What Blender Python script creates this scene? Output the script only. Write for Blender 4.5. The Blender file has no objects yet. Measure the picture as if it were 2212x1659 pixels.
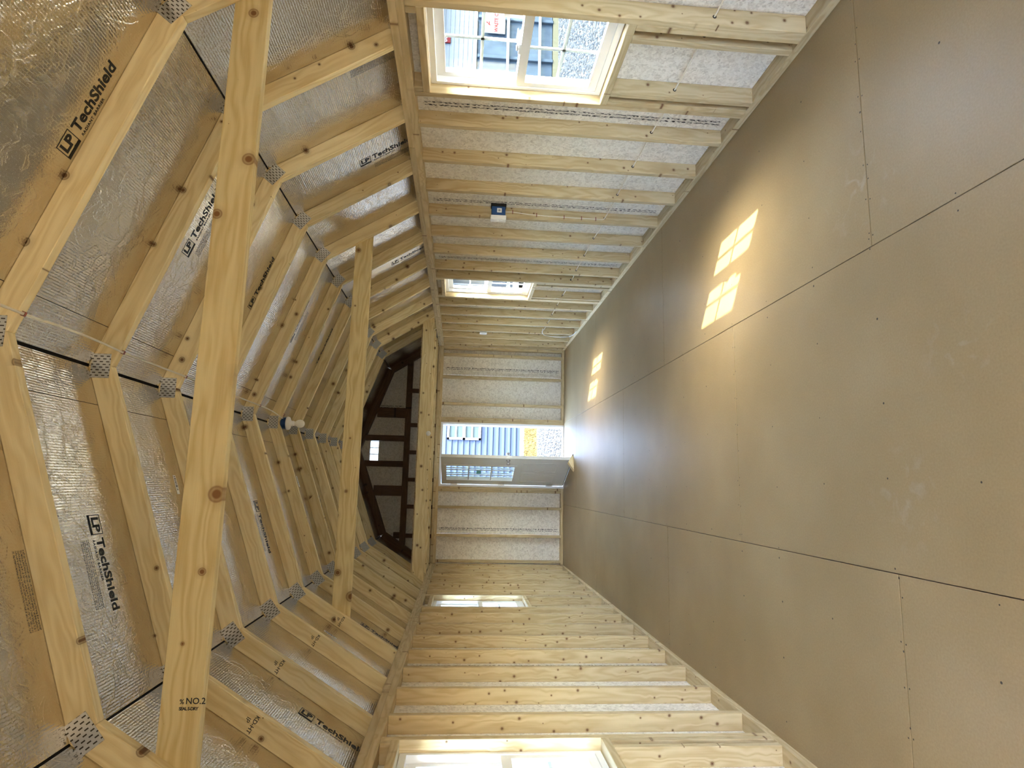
import bpy, bmesh, math, random
from mathutils import Vector, Matrix
random.seed(7)
SC = bpy.context.scene
COL = SC.collection

# ------------------------------------------------------------------ camera, sky, sun, exposure
cam_d = bpy.data.cameras.new('camera')
cam = bpy.data.objects.new('camera', cam_d)
COL.objects.link(cam)
FPX, YAW, PITCH, ROLL = 1322.157, -0.1626, -0.0791, -0.0347
Rm = Matrix.Rotation(YAW, 3, 'Z') @ Matrix.Rotation(PITCH, 3, 'X') @ Matrix.Rotation(ROLL, 3, 'Y')
c_right, c_fwd, c_up = Rm.col[0], Rm.col[1], Rm.col[2]
# the photograph was taken with the phone turned: picture right is world down
M = Matrix.Identity(4)
for i in range(3):
    M[i][0] = -c_up[i]; M[i][1] = c_right[i]; M[i][2] = -c_fwd[i]
M.translation = (-0.1939, 0.0, 1.5504)
cam.matrix_world = M
cam_d.sensor_fit = 'HORIZONTAL'; cam_d.sensor_width = 36.0
cam_d.lens = FPX / 2212 * 36.0
cam_d.clip_start = 0.02; cam_d.clip_end = 300
SC.camera = cam

world = bpy.data.worlds.new('sky'); SC.world = world
world.use_nodes = True
wn = world.node_tree.nodes; wl = world.node_tree.links
bg = wn['Background']
sky = wn.new('ShaderNodeTexSky'); sky.sky_type = 'NISHITA'
sky.sun_disc = False; sky.air_density = 0.8; sky.dust_density = 2.5; sky.ozone_density = 0.6; sky.sun_elevation = math.radians(50.2)
SUN_DIR = Vector((-0.677, 0.508, -1.0)).normalized()
sky.sun_rotation = math.atan2(-SUN_DIR.x, -SUN_DIR.y)
wl.new(sky.outputs[0], bg.inputs[0])
bg.inputs[1].default_value = 0.95
sun_d = bpy.data.lights.new('sun', 'SUN'); sun_d.energy = 3.0; sun_d.angle = 0.009
sun_d.color = (1.0, 0.95, 0.66)
sun = bpy.data.objects.new('sun', sun_d); COL.objects.link(sun)
sun.location = (8, -6, 12)
sun.rotation_euler = SUN_DIR.to_track_quat('-Z', 'Y').to_euler()
vs = SC.view_settings
SC.display_settings.display_device = 'sRGB'
vs.view_transform = 'Standard'; vs.look = 'None'; vs.gamma = 1.0; vs.use_curve_mapping = False
vs.exposure = 3.6
SC.cycles.max_bounces = 14; SC.cycles.diffuse_bounces = 8; SC.cycles.glossy_bounces = 6
SC.cycles.transparent_max_bounces = 16
SC.cycles.sample_clamp_indirect = 6.0
SC.cycles.use_denoising = True

# ------------------------------------------------------------------ room figures (metres)
XR, XL, CX = 1.877, -1.349, 0.264
DP, TH = 0.089, 0.038                 # a 2x4
YF, YB = 9.236, -1.65                 # inner faces of front and back wall framing
ZS, ZP = 1.868, 1.944                 # stud tops, top-plate tops
GRID = 0.4064
SHEATH = 0.011
T_STEP, T0 = 0.6096, 2.685
PEAK, KX, KZ = 3.135, 1.253, 2.684
S1, S2 = (PEAK - KZ) / KX, 1.587
GROUND = -0.35

# ------------------------------------------------------------------ helpers
def link(o):
    COL.objects.link(o); return o

def empty(name, loc=(0, 0, 0), rz=0.0, **props):
    o = link(bpy.data.objects.new(name, None))
    o.location = loc; o.rotation_euler = (0, 0, rz)
    o.empty_display_size = 0.1
    for k, v in props.items(): o[k] = v
    return o

def tag(o, label, cat, group=None):
    o['label'] = label; o['category'] = cat
    if group: o['group'] = group
    return o

def mesh_from_bm(name, bm, mat=None, smooth=False):
    me = bpy.data.meshes.new(name)
    bmesh.ops.recalc_face_normals(bm, faces=bm.faces)
    bm.to_mesh(me); bm.free()
    if mat: me.materials.append(mat)
    if smooth:
        for p in me.polygons: p.use_smooth = True
    return me

def put(name, me, parent=None, M=None):
    """M is relative to the parent."""
    o = link(bpy.data.objects.new(name, me))
    if parent: o.parent = parent
    if M is not None: o.matrix_local = M
    return o

def rel(parent, Mw):
    """a world matrix made relative to an unrotated, parentless root"""
    return Matrix.Translation(-Vector(parent.location)) @ Mw if parent else Mw

def box_bm(x0, x1, y0, y1, z0, z1, bm=None, bevel=0.0):
    own = bm is None
    if own: bm = bmesh.new()
    vs_ = [bm.verts.new((x, y, z)) for x in (x0, x1) for y in (y0, y1) for z in (z0, z1)]
    for f in ((0, 1, 3, 2), (4, 6, 7, 5), (0, 4, 5, 1), (2, 3, 7, 6), (0, 2, 6, 4), (1, 5, 7, 3)):
        bm.faces.new([vs_[i] for i in f])
    if own and bevel:
        bmesh.ops.bevel(bm, geom=bm.edges[:], offset=bevel, segments=1, affect='EDGES')
    return bm

def cyl_bm(r0, r1, z0, z1, n=20, bm=None, M=None):
    if bm is None: bm = bmesh.new()
    a = [bm.verts.new((r0 * math.cos(2 * math.pi * i / n), r0 * math.sin(2 * math.pi * i / n), z0)) for i in range(n)]
    b = [bm.verts.new((r1 * math.cos(2 * math.pi * i / n), r1 * math.sin(2 * math.pi * i / n), z1)) for i in range(n)]
    for i in range(n):
        bm.faces.new((a[i], a[(i + 1) % n], b[(i + 1) % n], b[i]))
    bm.faces.new(a[::-1]); bm.faces.new(b)
    if M is not None: bmesh.ops.transform(bm, matrix=M, verts=a + b)
    return bm

def lathe_bm(profile, n=24):
    bm = bmesh.new(); rings = []
    for r, z in profile:
        rings.append([bm.verts.new((r * math.cos(2 * math.pi * i / n), r * math.sin(2 * math.pi * i / n), z)) for i in range(n)])
    for a, b in zip(rings, rings[1:]):
        for i in range(n): bm.faces.new((a[i], a[(i + 1) % n], b[(i + 1) % n], b[i]))
    bm.faces.new(rings[0][::-1]); bm.faces.new(rings[-1])
    return bm

def tube_bm(pts, r, n=8, bm=None, sy=1.0):
    if bm is None: bm = bmesh.new()
    pts = [Vector(p) for p in pts]; rings = []
    for i, p in enumerate(pts):
        t = (pts[min(i + 1, len(pts) - 1)] - pts[max(i - 1, 0)]).normalized()
        up = Vector((0, 0, 1)) if abs(t.z) < 0.9 else Vector((1, 0, 0))
        s = t.cross(up).normalized(); u = s.cross(t)
        rings.append([bm.verts.new(p + s * r * math.cos(2 * math.pi * k / n) + u * r * sy * math.sin(2 * math.pi * k / n)) for k in range(n)])
    for a, b in zip(rings, rings[1:]):
        for k in range(n): bm.faces.new((a[k], a[(k + 1) % n], b[(k + 1) % n], b[k]))
    bm.faces.new(rings[0][::-1]); bm.faces.new(rings[-1])
    return bm

def prism_bm(poly, y0, y1, bevel=0.0):
    """poly in local (x, z), extruded along y"""
    bm = bmesh.new()
    a = [bm.verts.new((x, y0, z)) for x, z in poly]
    b = [bm.verts.new((x, y1, z)) for x, z in poly]
    bm.faces.new(a); bm.faces.new(b[::-1])
    n = len(poly)
    for i in range(n): bm.faces.new((a[i], b[i], b[(i + 1) % n], a[(i + 1) % n]))
    bmesh.ops.recalc_face_normals(bm, faces=bm.faces)
    if bevel: bmesh.ops.bevel(bm, geom=bm.edges[:], offset=bevel, segments=1, affect='EDGES')
    return bm

_cache = {}
def board(name, a, b, wdir, parent, mat, w=DP, t=TH, bevel=0.0022):
    """a length of sawn lumber from a to b (centre line); wdir is the direction of its wide face"""
    a, b, wd = Vector(a), Vector(b), Vector(wdir).normalized()
    L = (b - a).length
    key = (round(L, 3), round(w, 4), round(t, 4), mat.name, bevel)
    me = _cache.get(key)
    if me is None:
        me = mesh_from_bm(name, box_bm(0, L, -t / 2, t / 2, -w / 2, w / 2, bevel=bevel), mat)
        _cache[key] = me
    x = (b - a).normalized(); z = (wd - x * wd.dot(x)).normalized(); y = z.cross(x)
    Mw = Matrix((x, y, z)).transposed().to_4x4(); Mw.translation = a
    return put(name, me, parent, rel(parent, Mw))

# ------------------------------------------------------------------ materials
def new_mat(name):
    m = bpy.data.materials.new(name); m.use_nodes = True
    nt = m.node_tree
    return m, nt.nodes, nt.links, nt.nodes['Principled BSDF']

def plain(name, col, rough=0.5, metal=0.0, bump=0.0, bscale=200.0, vary=0.0, spec=0.5):
    m, N, L, P = new_mat(name)
    P.inputs['Base Color'].default_value = (*col, 1); P.inputs['Roughness'].default_value = rough
    P.inputs['Metallic'].default_value = metal; P.inputs['Specular IOR Level'].default_value = spec
    if bump or vary:
        tc = N.new('ShaderNodeTexCoord'); nz = N.new('ShaderNodeTexNoise')
        nz.inputs['Scale'].default_value = bscale; nz.inputs['Detail'].default_value = 3
        L.new(tc.outputs['Object'], nz.inputs['Vector'])
        if bump:
            b = N.new('ShaderNodeBump'); b.inputs['Strength'].default_value = bump; b.inputs['Distance'].default_value = 0.002
            L.new(nz.outputs[0], b.inputs['Height']); L.new(b.outputs[0], P.inputs['Normal'])
        if vary:
            mx = N.new('ShaderNodeMix'); mx.data_type = 'RGBA'
            mx.inputs[6].default_value = (*[c * (1 - vary) for c in col], 1)
            mx.inputs[7].default_value = (*[min(1, c * (1 + vary)) for c in col], 1)
            L.new(nz.outputs[0], mx.inputs[0]); L.new(mx.outputs[2], P.inputs['Base Color'])
    return m

def math_node(N, op, a=None, b=None):
    n = N.new('ShaderNodeMath'); n.operation = op
    if isinstance(a, (int, float)): n.inputs[0].default_value = a
    if isinstance(b, (int, float)): n.inputs[1].default_value = b
    return n

def ramp(N, stops):
    r = N.new('ShaderNodeValToRGB')
    el = r.color_ramp.elements
    while len(el) < len(stops): el.new(0.5)
    for e, (p, c) in zip(el, stops):
        e.position = p; e.color = c if len(c) == 4 else (*c, 1)
    return r

def wood(name, light, dark, knot_col, knot_r=0.15, grain=1.0, knot_scale=7.5, knot_min=0.42):
    """sawn softwood: grain runs along the board's own X, round knots on the wide face"""
    m, N, L, P = new_mat(name)
    tc = N.new('ShaderNodeTexCoord'); oi = N.new('ShaderNodeObjectInfo')
    off = N.new('ShaderNodeVectorMath'); off.operation = 'SCALE'; off.inputs[3].default_value = 53.0
    cmb = N.new('ShaderNodeCombineXYZ')
    for k in range(3): L.new(oi.outputs['Random'], cmb.inputs[k])
    L.new(cmb.outputs[0], off.inputs[0])
    add = N.new('ShaderNodeVectorMath'); add.operation = 'ADD'
    L.new(tc.outputs['Object'], add.inputs[0]); L.new(off.outputs[0], add.inputs[1])
    sep = N.new('ShaderNodeSeparateXYZ'); L.new(add.outputs[0], sep.inputs[0])
    # knots in the (x, z) plane
    kc = N.new('ShaderNodeCombineXYZ')
    L.new(sep.outputs[0], kc.inputs[0]); L.new(sep.outputs[2], kc.inputs[1])
    vo = N.new('ShaderNodeTexVoronoi'); vo.voronoi_dimensions = '2D'; vo.inputs['Scale'].default_value = knot_scale
    L.new(kc.outputs[0], vo.inputs['Vector'])
    csep = N.new('ShaderNodeSeparateColor'); L.new(vo.outputs['Color'], csep.inputs[0])
    rad = N.new('ShaderNodeMapRange'); rad.inputs[1].default_value = knot_min; rad.inputs[2].default_value = 1.0
    rad.inputs[3].default_value = 0.0; rad.inputs[4].default_value = knot_r
    L.new(csep.outputs[0], rad.inputs[0])
    dv = N.new('ShaderNodeMath'); dv.operation = 'DIVIDE'
    rr = math_node(N, 'ADD', None, 0.004); L.new(rad.outputs[0], rr.inputs[0])
    L.new(vo.outputs['Distance'], dv.inputs[0]); L.new(rr.outputs[0], dv.inputs[1])
    kn = ramp(N, [(0.0, (1, 1, 1)), (0.20, (1, 1, 1)), (0.30, (0.55, 0.55, 0.55)), (0.42, (0.80, 0.80, 0.80)), (0.50, (0.20, 0.20, 0.20)), (0.8, (0.07, 0.07, 0.07)), (1.0, (0, 0, 0))])
    sc = math_node(N, 'MULTIPLY', None, 0.5); L.new(dv.outputs[0], sc.inputs[0]); L.new(sc.outputs[0], kn.inputs[0])
    # growth-ring grain, bent round the knots
    gx = N.new('ShaderNodeCombineXYZ')
    mx_ = math_node(N, 'MULTIPLY', None, 0.10); L.new(sep.outputs[0], mx_.inputs[0]); L.new(mx_.outputs[0], gx.inputs[0])
    bend = N.new('ShaderNodeMapRange'); bend.inputs[1].default_value = 0.0; bend.inputs[2].default_value = 0.45
    bend.inputs[3].default_value = 0.012; bend.inputs[4].default_value = 0.0
    L.new(vo.outputs['Distance'], bend.inputs[0])
    zz = N.new('ShaderNodeMath'); zz.operation = 'ADD'
    L.new(sep.outputs[2], zz.inputs[0]); L.new(bend.outputs[0], zz.inputs[1])
    L.new(zz.outputs[0], gx.inputs[2]); L.new(sep.outputs[1], gx.inputs[1])
    nz = N.new('ShaderNodeTexNoise'); nz.inputs['Scale'].default_value = 9.0; nz.inputs['Detail'].default_value = 2
    L.new(gx.outputs[0], nz.inputs['Vector'])
    band = math_node(N, 'MULTIPLY', None, 62.0); L.new(nz.outputs[0], band.inputs[0])
    sn = math_node(N, 'SINE'); L.new(band.outputs[0], sn.inputs[0])
    s01 = N.new('ShaderNodeMapRange'); s01.inputs[1].default_value = -1; s01.inputs[2].default_value = 1
    s01.inputs[3].default_value = 0.0; s01.inputs[4].default_value = 0.42 * grain
    L.new(sn.outputs[0], s01.inputs[0])
    fine = N.new('ShaderNodeTexNoise'); fine.inputs['Scale'].default_value = 260.0; fine.inputs['Detail'].default_value = 2
    fx = N.new('ShaderNodeVectorMath'); fx.operation = 'MULTIPLY'; fx.inputs[1].default_value = (0.03, 1, 1)
    L.new(add.outputs[0], fx.inputs[0]); L.new(fx.outputs[0], fine.inputs['Vector'])
    g = N.new('ShaderNodeMath'); g.operation = 'MULTIPLY_ADD'; g.inputs[1].default_value = 0.35
    L.new(fine.outputs[0], g.inputs[0]); L.new(s01.outputs[0], g.inputs[2])
    broad = N.new('ShaderNodeTexNoise'); broad.inputs['Scale'].default_value = 3.0
    L.new(gx.outputs[0], broad.inputs['Vector'])
    g2 = N.new('ShaderNodeMath'); g2.operation = 'MULTIPLY_ADD'; g2.inputs[1].default_value = 0.5
    L.new(broad.outputs[0], g2.inputs[0]); L.new(g.outputs[0], g2.inputs[2])
    cr = ramp(N, [(0.28, light), (0.72, tuple((a + b) / 2 for a, b in zip(light, dark))), (1.05, dark)])
    L.new(g2.outputs[0], cr.inputs[0])
    # board to board tone
    tone = N.new('ShaderNodeMapRange'); tone.inputs[3].default_value = 0.86; tone.inputs[4].default_value = 1.08
    L.new(oi.outputs['Random'], tone.inputs[0])
    tm = N.new('ShaderNodeVectorMath'); tm.operation = 'SCALE'
    L.new(cr.outputs[0], tm.inputs[0]); L.new(tone.outputs[0], tm.inputs[3])
    mk = N.new('ShaderNodeMix'); mk.data_type = 'RGBA'; mk.inputs[7].default_value = (*knot_col, 1)
    L.new(kn.outputs[0], mk.inputs[0]); L.new(tm.outputs[0], mk.inputs[6])
    L.new(mk.outputs[2], P.inputs['Base Color'])
    P.inputs['Roughness'].default_value = 0.62; P.inputs['Specular IOR Level'].default_value = 0.25
    bp = N.new('ShaderNodeBump'); bp.inputs['Strength'].default_value = 0.15; bp.inputs['Distance'].default_value = 0.001
    L.new(g.outputs[0], bp.inputs['Height']); L.new(bp.outputs[0], P.inputs['Normal'])
    return m

PINE = wood('pine_lumber', (0.79, 0.675, 0.400), (0.61, 0.465, 0.220), (0.13, 0.060, 0.022))
STUDW = wood('spruce_stud', (0.63, 0.515, 0.305), (0.45, 0.330, 0.160), (0.15, 0.070, 0.028), knot_r=0.115, knot_scale=11.5, grain=1.0, knot_min=0.30)
TIEW = wood('spruce_tie', (0.80, 0.675, 0.365), (0.62, 0.470, 0.205), (0.20, 0.095, 0.032), knot_r=0.20, knot_scale=5.0, grain=1.15)
SHADEDW = wood('shaded_gable_lumber', (0.150, 0.080, 0.040), (0.085, 0.042, 0.018), (0.025, 0.012, 0.006))  # the darkness above the loft is put into this lumber's colour

def flake(name, c0, c1, c2, scale=55.0, rough=0.75, spec=0.3):
    """pressed strand panel: small random flakes"""
    m, N, L, P = new_mat(name)
    tc = N.new('ShaderNodeTexCoord')
    w = N.new('ShaderNodeTexNoise'); w.inputs['Scale'].default_value = 30; L.new(tc.outputs['Object'], w.inputs['Vector'])
    ad = N.new('ShaderNodeMix'); ad.data_type = 'RGBA'; ad.inputs[0].default_value = 0.06
    L.new(tc.outputs['Object'], ad.inputs[6]); L.new(w.outputs['Color'], ad.inputs[7])
    vo = N.new('ShaderNodeTexVoronoi'); vo.inputs['Scale'].default_value = scale
    L.new(ad.outputs[2], vo.inputs['Vector'])
    cs = N.new('ShaderNodeSeparateColor'); L.new(vo.outputs['Color'], cs.inputs[0])
    n2 = N.new('ShaderNodeTexNoise'); n2.inputs['Scale'].default_value = 90; n2.inputs['Detail'].default_value = 4
    L.new(tc.outputs['Object'], n2.inputs['Vector'])
    s = N.new('ShaderNodeMath'); s.operation = 'MULTIPLY_ADD'; s.inputs[1].default_value = 0.5
    L.new(cs.outputs[0], s.inputs[0]); L.new(n2.outputs[0], s.inputs[2])
    cr = ramp(N, [(0.34, c0), (0.62, c1), (0.92, c2)])
    L.new(s.outputs[0], cr.inputs[0]); L.new(cr.outputs[0], P.inputs['Base Color'])
    P.inputs['Roughness'].default_value = rough; P.inputs['Specular IOR Level'].default_value = spec
    bp = N.new('ShaderNodeBump'); bp.inputs['Strength'].default_value = 0.25; bp.inputs['Distance'].default_value = 0.001
    L.new(s.outputs[0], bp.inputs['Height']); L.new(bp.outputs[0], P.inputs['Normal'])
    return m

OSB = flake('grey_strand_panel', (0.54, 0.495, 0.415), (0.71, 0.665, 0.575), (0.83, 0.79, 0.70))
PLAIN_OSB = flake('tan_strand_panel', (0.28, 0.20, 0.115), (0.42, 0.32, 0.19), (0.55, 0.44, 0.28))

def floor_mat():
    m, N, L, P = new_mat('brown_floor_panel')
    tc = N.new('ShaderNodeTexCoord'); geo = N.new('ShaderNodeNewGeometry')
    n1 = N.new('ShaderNodeTexNoise'); n1.inputs['Scale'].default_value = 1.3; n1.inputs['Detail'].default_value = 4
    n2 = N.new('ShaderNodeTexNoise'); n2.inputs['Scale'].default_value = 130; n2.inputs['Detail'].default_value = 3
    L.new(geo.outputs['Position'], n1.inputs['Vector']); L.new(geo.outputs['Position'], n2.inputs['Vector'])
    s = N.new('ShaderNodeMath'); s.operation = 'MULTIPLY_ADD'; s.inputs[1].default_value = 0.55
    L.new(n2.outputs[0], s.inputs[0]); L.new(n1.outputs[0], s.inputs[2])
    cr = ramp(N, [(0.5, (0.270, 0.188, 0.082)), (0.78, (0.320, 0.228, 0.106)), (1.0, (0.365, 0.268, 0.132))])
    L.new(s.outputs[0], cr.inputs[0])
    # pale scuffs at three worn spots
    tot = None
    for (px, py, r) in ((0.98, 2.15, 0.30), (-0.22, 2.05, 0.22), (0.25, 1.75, 0.2)):
        d = N.new('ShaderNodeVectorMath'); d.operation = 'DISTANCE'; d.inputs[1].default_value = (px, py, 0)
        L.new(geo.outputs['Position'], d.inputs[0])
        mr = N.new('ShaderNodeMapRange'); mr.inputs[1].default_value = 0; mr.inputs[2].default_value = r
        mr.inputs[3].default_value = 1; mr.inputs[4].default_value = 0
        L.new(d.outputs['Value'], mr.inputs[0])
        if tot is None: tot = mr
        else:
            a = N.new('ShaderNodeMath'); a.operation = 'MAXIMUM'
            L.new(tot.outputs[0], a.inputs[0]); L.new(mr.outputs[0], a.inputs[1]); tot = a
    n3 = N.new('ShaderNodeTexNoise'); n3.inputs['Scale'].default_value = 11; n3.inputs['Detail'].default_value = 5; n3.inputs['Distortion'].default_value = 1.2
    L.new(geo.outputs['Position'], n3.inputs['Vector'])
    th = N.new('ShaderNodeMapRange'); th.inputs[1].default_value = 0.55; th.inputs[2].default_value = 0.75
    L.new(n3.outputs[0], th.inputs[0])
    mm = N.new('ShaderNodeMath'); mm.operation = 'MULTIPLY'; L.new(tot.outputs[0], mm.inputs[0]); L.new(th.outputs[0], mm.inputs[1])
    m2 = math_node(N, 'MULTIPLY', None, 0.45); L.new(mm.outputs[0], m2.inputs[0])
    mx = N.new('ShaderNodeMix'); mx.data_type = 'RGBA'; mx.inputs[7].default_value = (0.52, 0.46, 0.38, 1)
    L.new(m2.outputs[0], mx.inputs[0]); L.new(cr.outputs[0], mx.inputs[6])
    L.new(mx.outputs[2], P.inputs['Base Color'])
    P.inputs['Roughness'].default_value = 0.46; P.inputs['Specular IOR Level'].default_value = 0.5
    bp = N.new('ShaderNodeBump'); bp.inputs['Strength'].default_value = 0.12; bp.inputs['Distance'].default_value = 0.001
    L.new(n2.outputs[0], bp.inputs['Height']); L.new(bp.outputs[0], P.inputs['Normal'])
    return m
FLOORM = floor_mat()

def foil_mat():
    """radiant-barrier foil: embossed dot grid, a few creases"""
    m, N, L, P = new_mat('radiant_foil')
    P.inputs['Base Color'].default_value = (0.69, 0.645, 0.575, 1); P.inputs['Metallic'].default_value = 1.0
    P.inputs['Roughness'].default_value = 0.17
    tc = N.new('ShaderNodeTexCoord')
    wv = N.new('ShaderNodeTexWave'); wv.wave_type = 'BANDS'; wv.bands_direction = 'X'; wv.inputs['Scale'].default_value = 30; wv.inputs['Distortion'].default_value = 2.2; wv.inputs['Detail'].default_value = 2
    wv.inputs['Detail Scale'].default_value = 3
    L.new(tc.outputs['Object'], wv.inputs['Vector'])
    n1 = N.new('ShaderNodeTexNoise'); n1.inputs['Scale'].default_value = 105; n1.inputs['Detail'].default_value = 2.5; n1.inputs['Distortion'].default_value = .6
    L.new(tc.outputs['Object'], n1.inputs['Vector'])
    n2 = N.new('ShaderNodeTexNoise'); n2.inputs['Scale'].default_value = 9; n2.inputs['Detail'].default_value = 6; n2.inputs['Distortion'].default_value = 1.5
    L.new(tc.outputs['Object'], n2.inputs['Vector'])
    rg = ramp(N, [(0.45, (0, 0, 0)), (0.5, (1, 1, 1)), (0.55, (0, 0, 0))])
    L.new(n2.outputs[0], rg.inputs[0])
    a = N.new('ShaderNodeMath'); a.operation = 'MULTIPLY_ADD'; a.inputs[1].default_value = 1.0
    L.new(wv.outputs[1], a.inputs[0]); L.new(n1.outputs[0], a.inputs[2])
    b = N.new('ShaderNodeMath'); b.operation = 'MULTIPLY_ADD'; b.inputs[1].default_value = 1.1
    L.new(rg.outputs[0], b.inputs[0]); L.new(a.outputs[0], b.inputs[2])
    c = N.new('ShaderNodeMath'); c.operation = 'MULTIPLY_ADD'; c.inputs[1].default_value = 1.4
    L.new(n2.outputs[0], c.inputs[0]); L.new(b.outputs[0], c.inputs[2])
    bp = N.new('ShaderNodeBump'); bp.inputs['Strength'].default_value = 0.34; bp.inputs['Distance'].default_value = 0.0018
    L.new(c.outputs[0], bp.inputs['Height']); L.new(bp.outputs[0], P.inputs['Normal'])
    return m
FOIL = foil_mat()

def plate_mat():
    """galvanised truss plate with rows of punched slots"""
    m, N, L, P = new_mat('galvanised_plate')
    P.inputs['Metallic'].default_value = 0.9; P.inputs['Roughness'].default_value = 0.34
    tc = N.new('ShaderNodeTexCoord'); sx = N.new('ShaderNodeSeparateXYZ'); L.new(tc.outputs['Object'], sx.inputs[0])
    def tri(out, period, lo, hi, shift=None):
        d = math_node(N, 'DIVIDE', None, period); L.new(out, d.inputs[0])
        if shift is not None:
            ad = N.new('ShaderNodeMath'); ad.operation = 'ADD'; L.new(d.outputs[0], ad.inputs[0]); L.new(shift, ad.inputs[1]); d = ad
        f = math_node(N, 'FRACT'); L.new(d.outputs[0], f.inputs[0])
        g = math_node(N, 'GREATER_THAN', None, lo); L.new(f.outputs[0], g.inputs[0])
        l = math_node(N, 'LESS_THAN', None, hi); L.new(f.outputs[0], l.inputs[0])
        mu = N.new('ShaderNodeMath'); mu.operation = 'MULTIPLY'; L.new(g.outputs[0], mu.inputs[0]); L.new(l.outputs[0], mu.inputs[1])
        return mu, d
    cx_, dx_ = tri(sx.outputs[0], 0.0118, 0.30, 0.66)
    fl = math_node(N, 'FLOOR'); L.new(dx_.outputs[0], fl.inputs[0])
    hf = math_node(N, 'MULTIPLY', None, 0.5); L.new(fl.outputs[0], hf.inputs[0])
    cz_, _ = tri(sx.outputs[2], 0.0256, 0.18, 0.70, hf.outputs[0])
    mu = N.new('ShaderNodeMath'); mu.operation = 'MULTIPLY'; L.new(cx_.outputs[0], mu.inputs[0]); L.new(cz_.outputs[0], mu.inputs[1])
    mx = N.new('ShaderNodeMix'); mx.data_type = 'RGBA'
    mx.inputs[6].default_value = (0.46, 0.47, 0.46, 1); mx.inputs[7].default_value = (0.05, 0.042, 0.03, 1)
    L.new(mu.outputs[0], mx.inputs[0]); L.new(mx.outputs[2], P.inputs['Base Color'])
    inv = math_node(N, 'SUBTRACT', 1.0); L.new(mu.outputs[0], inv.inputs[1])
    bp = N.new('ShaderNodeBump'); bp.inputs['Strength'].default_value = 0.5; bp.inputs['Distance'].default_value = 0.002
    L.new(inv.outputs[0], bp.inputs['Height']); L.new(bp.outputs[0], P.inputs['Normal'])
    return m
GALV = plate_mat()

def glass_mat():
    m = bpy.data.materials.new('window_glass'); m.use_nodes = True
    N, L = m.node_tree.nodes, m.node_tree.links
    N.remove(N['Principled BSDF'])
    tr = N.new('ShaderNodeBsdfTransparent'); tr.inputs[0].default_value = (0.93, 0.97, 0.965, 1)
    gl = N.new('ShaderNodeBsdfGlossy'); gl.inputs['Roughness'].default_value = 0.02
    mx = N.new('ShaderNodeMixShader'); mx.inputs[0].default_value = 0.05
    L.new(tr.outputs[0], mx.inputs[1]); L.new(gl.outputs[0], mx.inputs[2])
    L.new(mx.outputs[0], N['Material Output'].inputs[0])
    return m
GLASS = glass_mat()

def ink_mat(name, col, sx_, sy_, cover, gap=0.0):
    """illegible rows of fine print: ink where the noise is high, clear elsewhere"""
    m = bpy.data.materials.new(name); m.use_nodes = True
    N, L = m.node_tree.nodes, m.node_tree.links
    P = N['Principled BSDF']; P.inputs['Base Color'].default_value = (*col, 1); P.inputs['Roughness'].default_value = 0.7
    tc = N.new('ShaderNodeTexCoord'); mp = N.new('ShaderNodeMapping'); mp.inputs['Scale'].default_value = (sx_, sy_, 1)
    L.new(tc.outputs['Object'], mp.inputs[0])
    nz = N.new('ShaderNodeTexNoise'); nz.inputs['Scale'].default_value = 1.0; nz.inputs['Detail'].default_value = 1; nz.noise_dimensions = '2D'
    L.new(mp.outputs[0], nz.inputs['Vector'])
    lt = math_node(N, 'GREATER_THAN', None, cover); L.new(nz.outputs[0], lt.inputs[0])
    fac = lt
    if gap:
        s = N.new('ShaderNodeSeparateXYZ'); L.new(tc.outputs['Object'], s.inputs[0])
        d = math_node(N, 'DIVIDE', None, gap); L.new(s.outputs[1], d.inputs[0])
        f = math_node(N, 'FRACT'); L.new(d.outputs[0], f.inputs[0])
        g = math_node(N, 'GREATER_THAN', None, 0.45); L.new(f.outputs[0], g.inputs[0])
        mu = N.new('ShaderNodeMath'); mu.operation = 'MULTIPLY'; L.new(lt.outputs[0], mu.inputs[0]); L.new(g.outputs[0], mu.inputs[1]); fac = mu
    tr = N.new('ShaderNodeBsdfTransparent'); mx = N.new('ShaderNodeMixShader')
    L.new(fac.outputs[0], mx.inputs[0]); L.new(tr.outputs[0], mx.inputs[1]); L.new(P.outputs[0], mx.inputs[2])
    L.new(mx.outputs[0], N['Material Output'].inputs[0])
    return m

INK = plain('black_ink', (0.012, 0.011, 0.010), 0.6)
PRINT_WALL = ink_mat('wall_fine_print', (0.03, 0.028, 0.026), 48, 160, 0.50, 0.026)
PRINT_FOIL = ink_mat('foil_fine_print', (0.10, 0.095, 0.085), 260, 420, 0.56, 0.0110)
VINYL = plain('white_vinyl', (0.80, 0.80, 0.78), 0.35)
DOORM = plain('white_door_paint', (0.66, 0.65, 0.60), 0.42)
WHITE = plain('white_plastic', (0.83, 0.82, 0.78), 0.4)
BULB = plain('frosted_bulb', (0.86, 0.83, 0.74), 0.3)
BLUE = plain('blue_box_plastic', (0.012, 0.065, 0.21), 0.45)
CABLE = plain('cream_cable_sheath', (0.72, 0.66, 0.52), 0.45)
STAPLE = plain('red_brown_staple', (0.22, 0.055, 0.035), 0.5)
STEEL = plain('brushed_steel', (0.55, 0.53, 0.50), 0.3, 1.0)
DARK = plain('dark_gap', (0.012, 0.010, 0.008), 0.9)
NAILM = plain('nail_head', (0.05, 0.038, 0.025), 0.5, 0.4)
LABELW = plain('white_label', (0.82, 0.82, 0.80), 0.5)
REDINK = plain('red_sign', (0.030, 0.0012, 0.0025), 0.5, spec=.03)
SIGNW = plain('sign_white', (0.065, 0.067, 0.068), 0.5, spec=.03)

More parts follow.
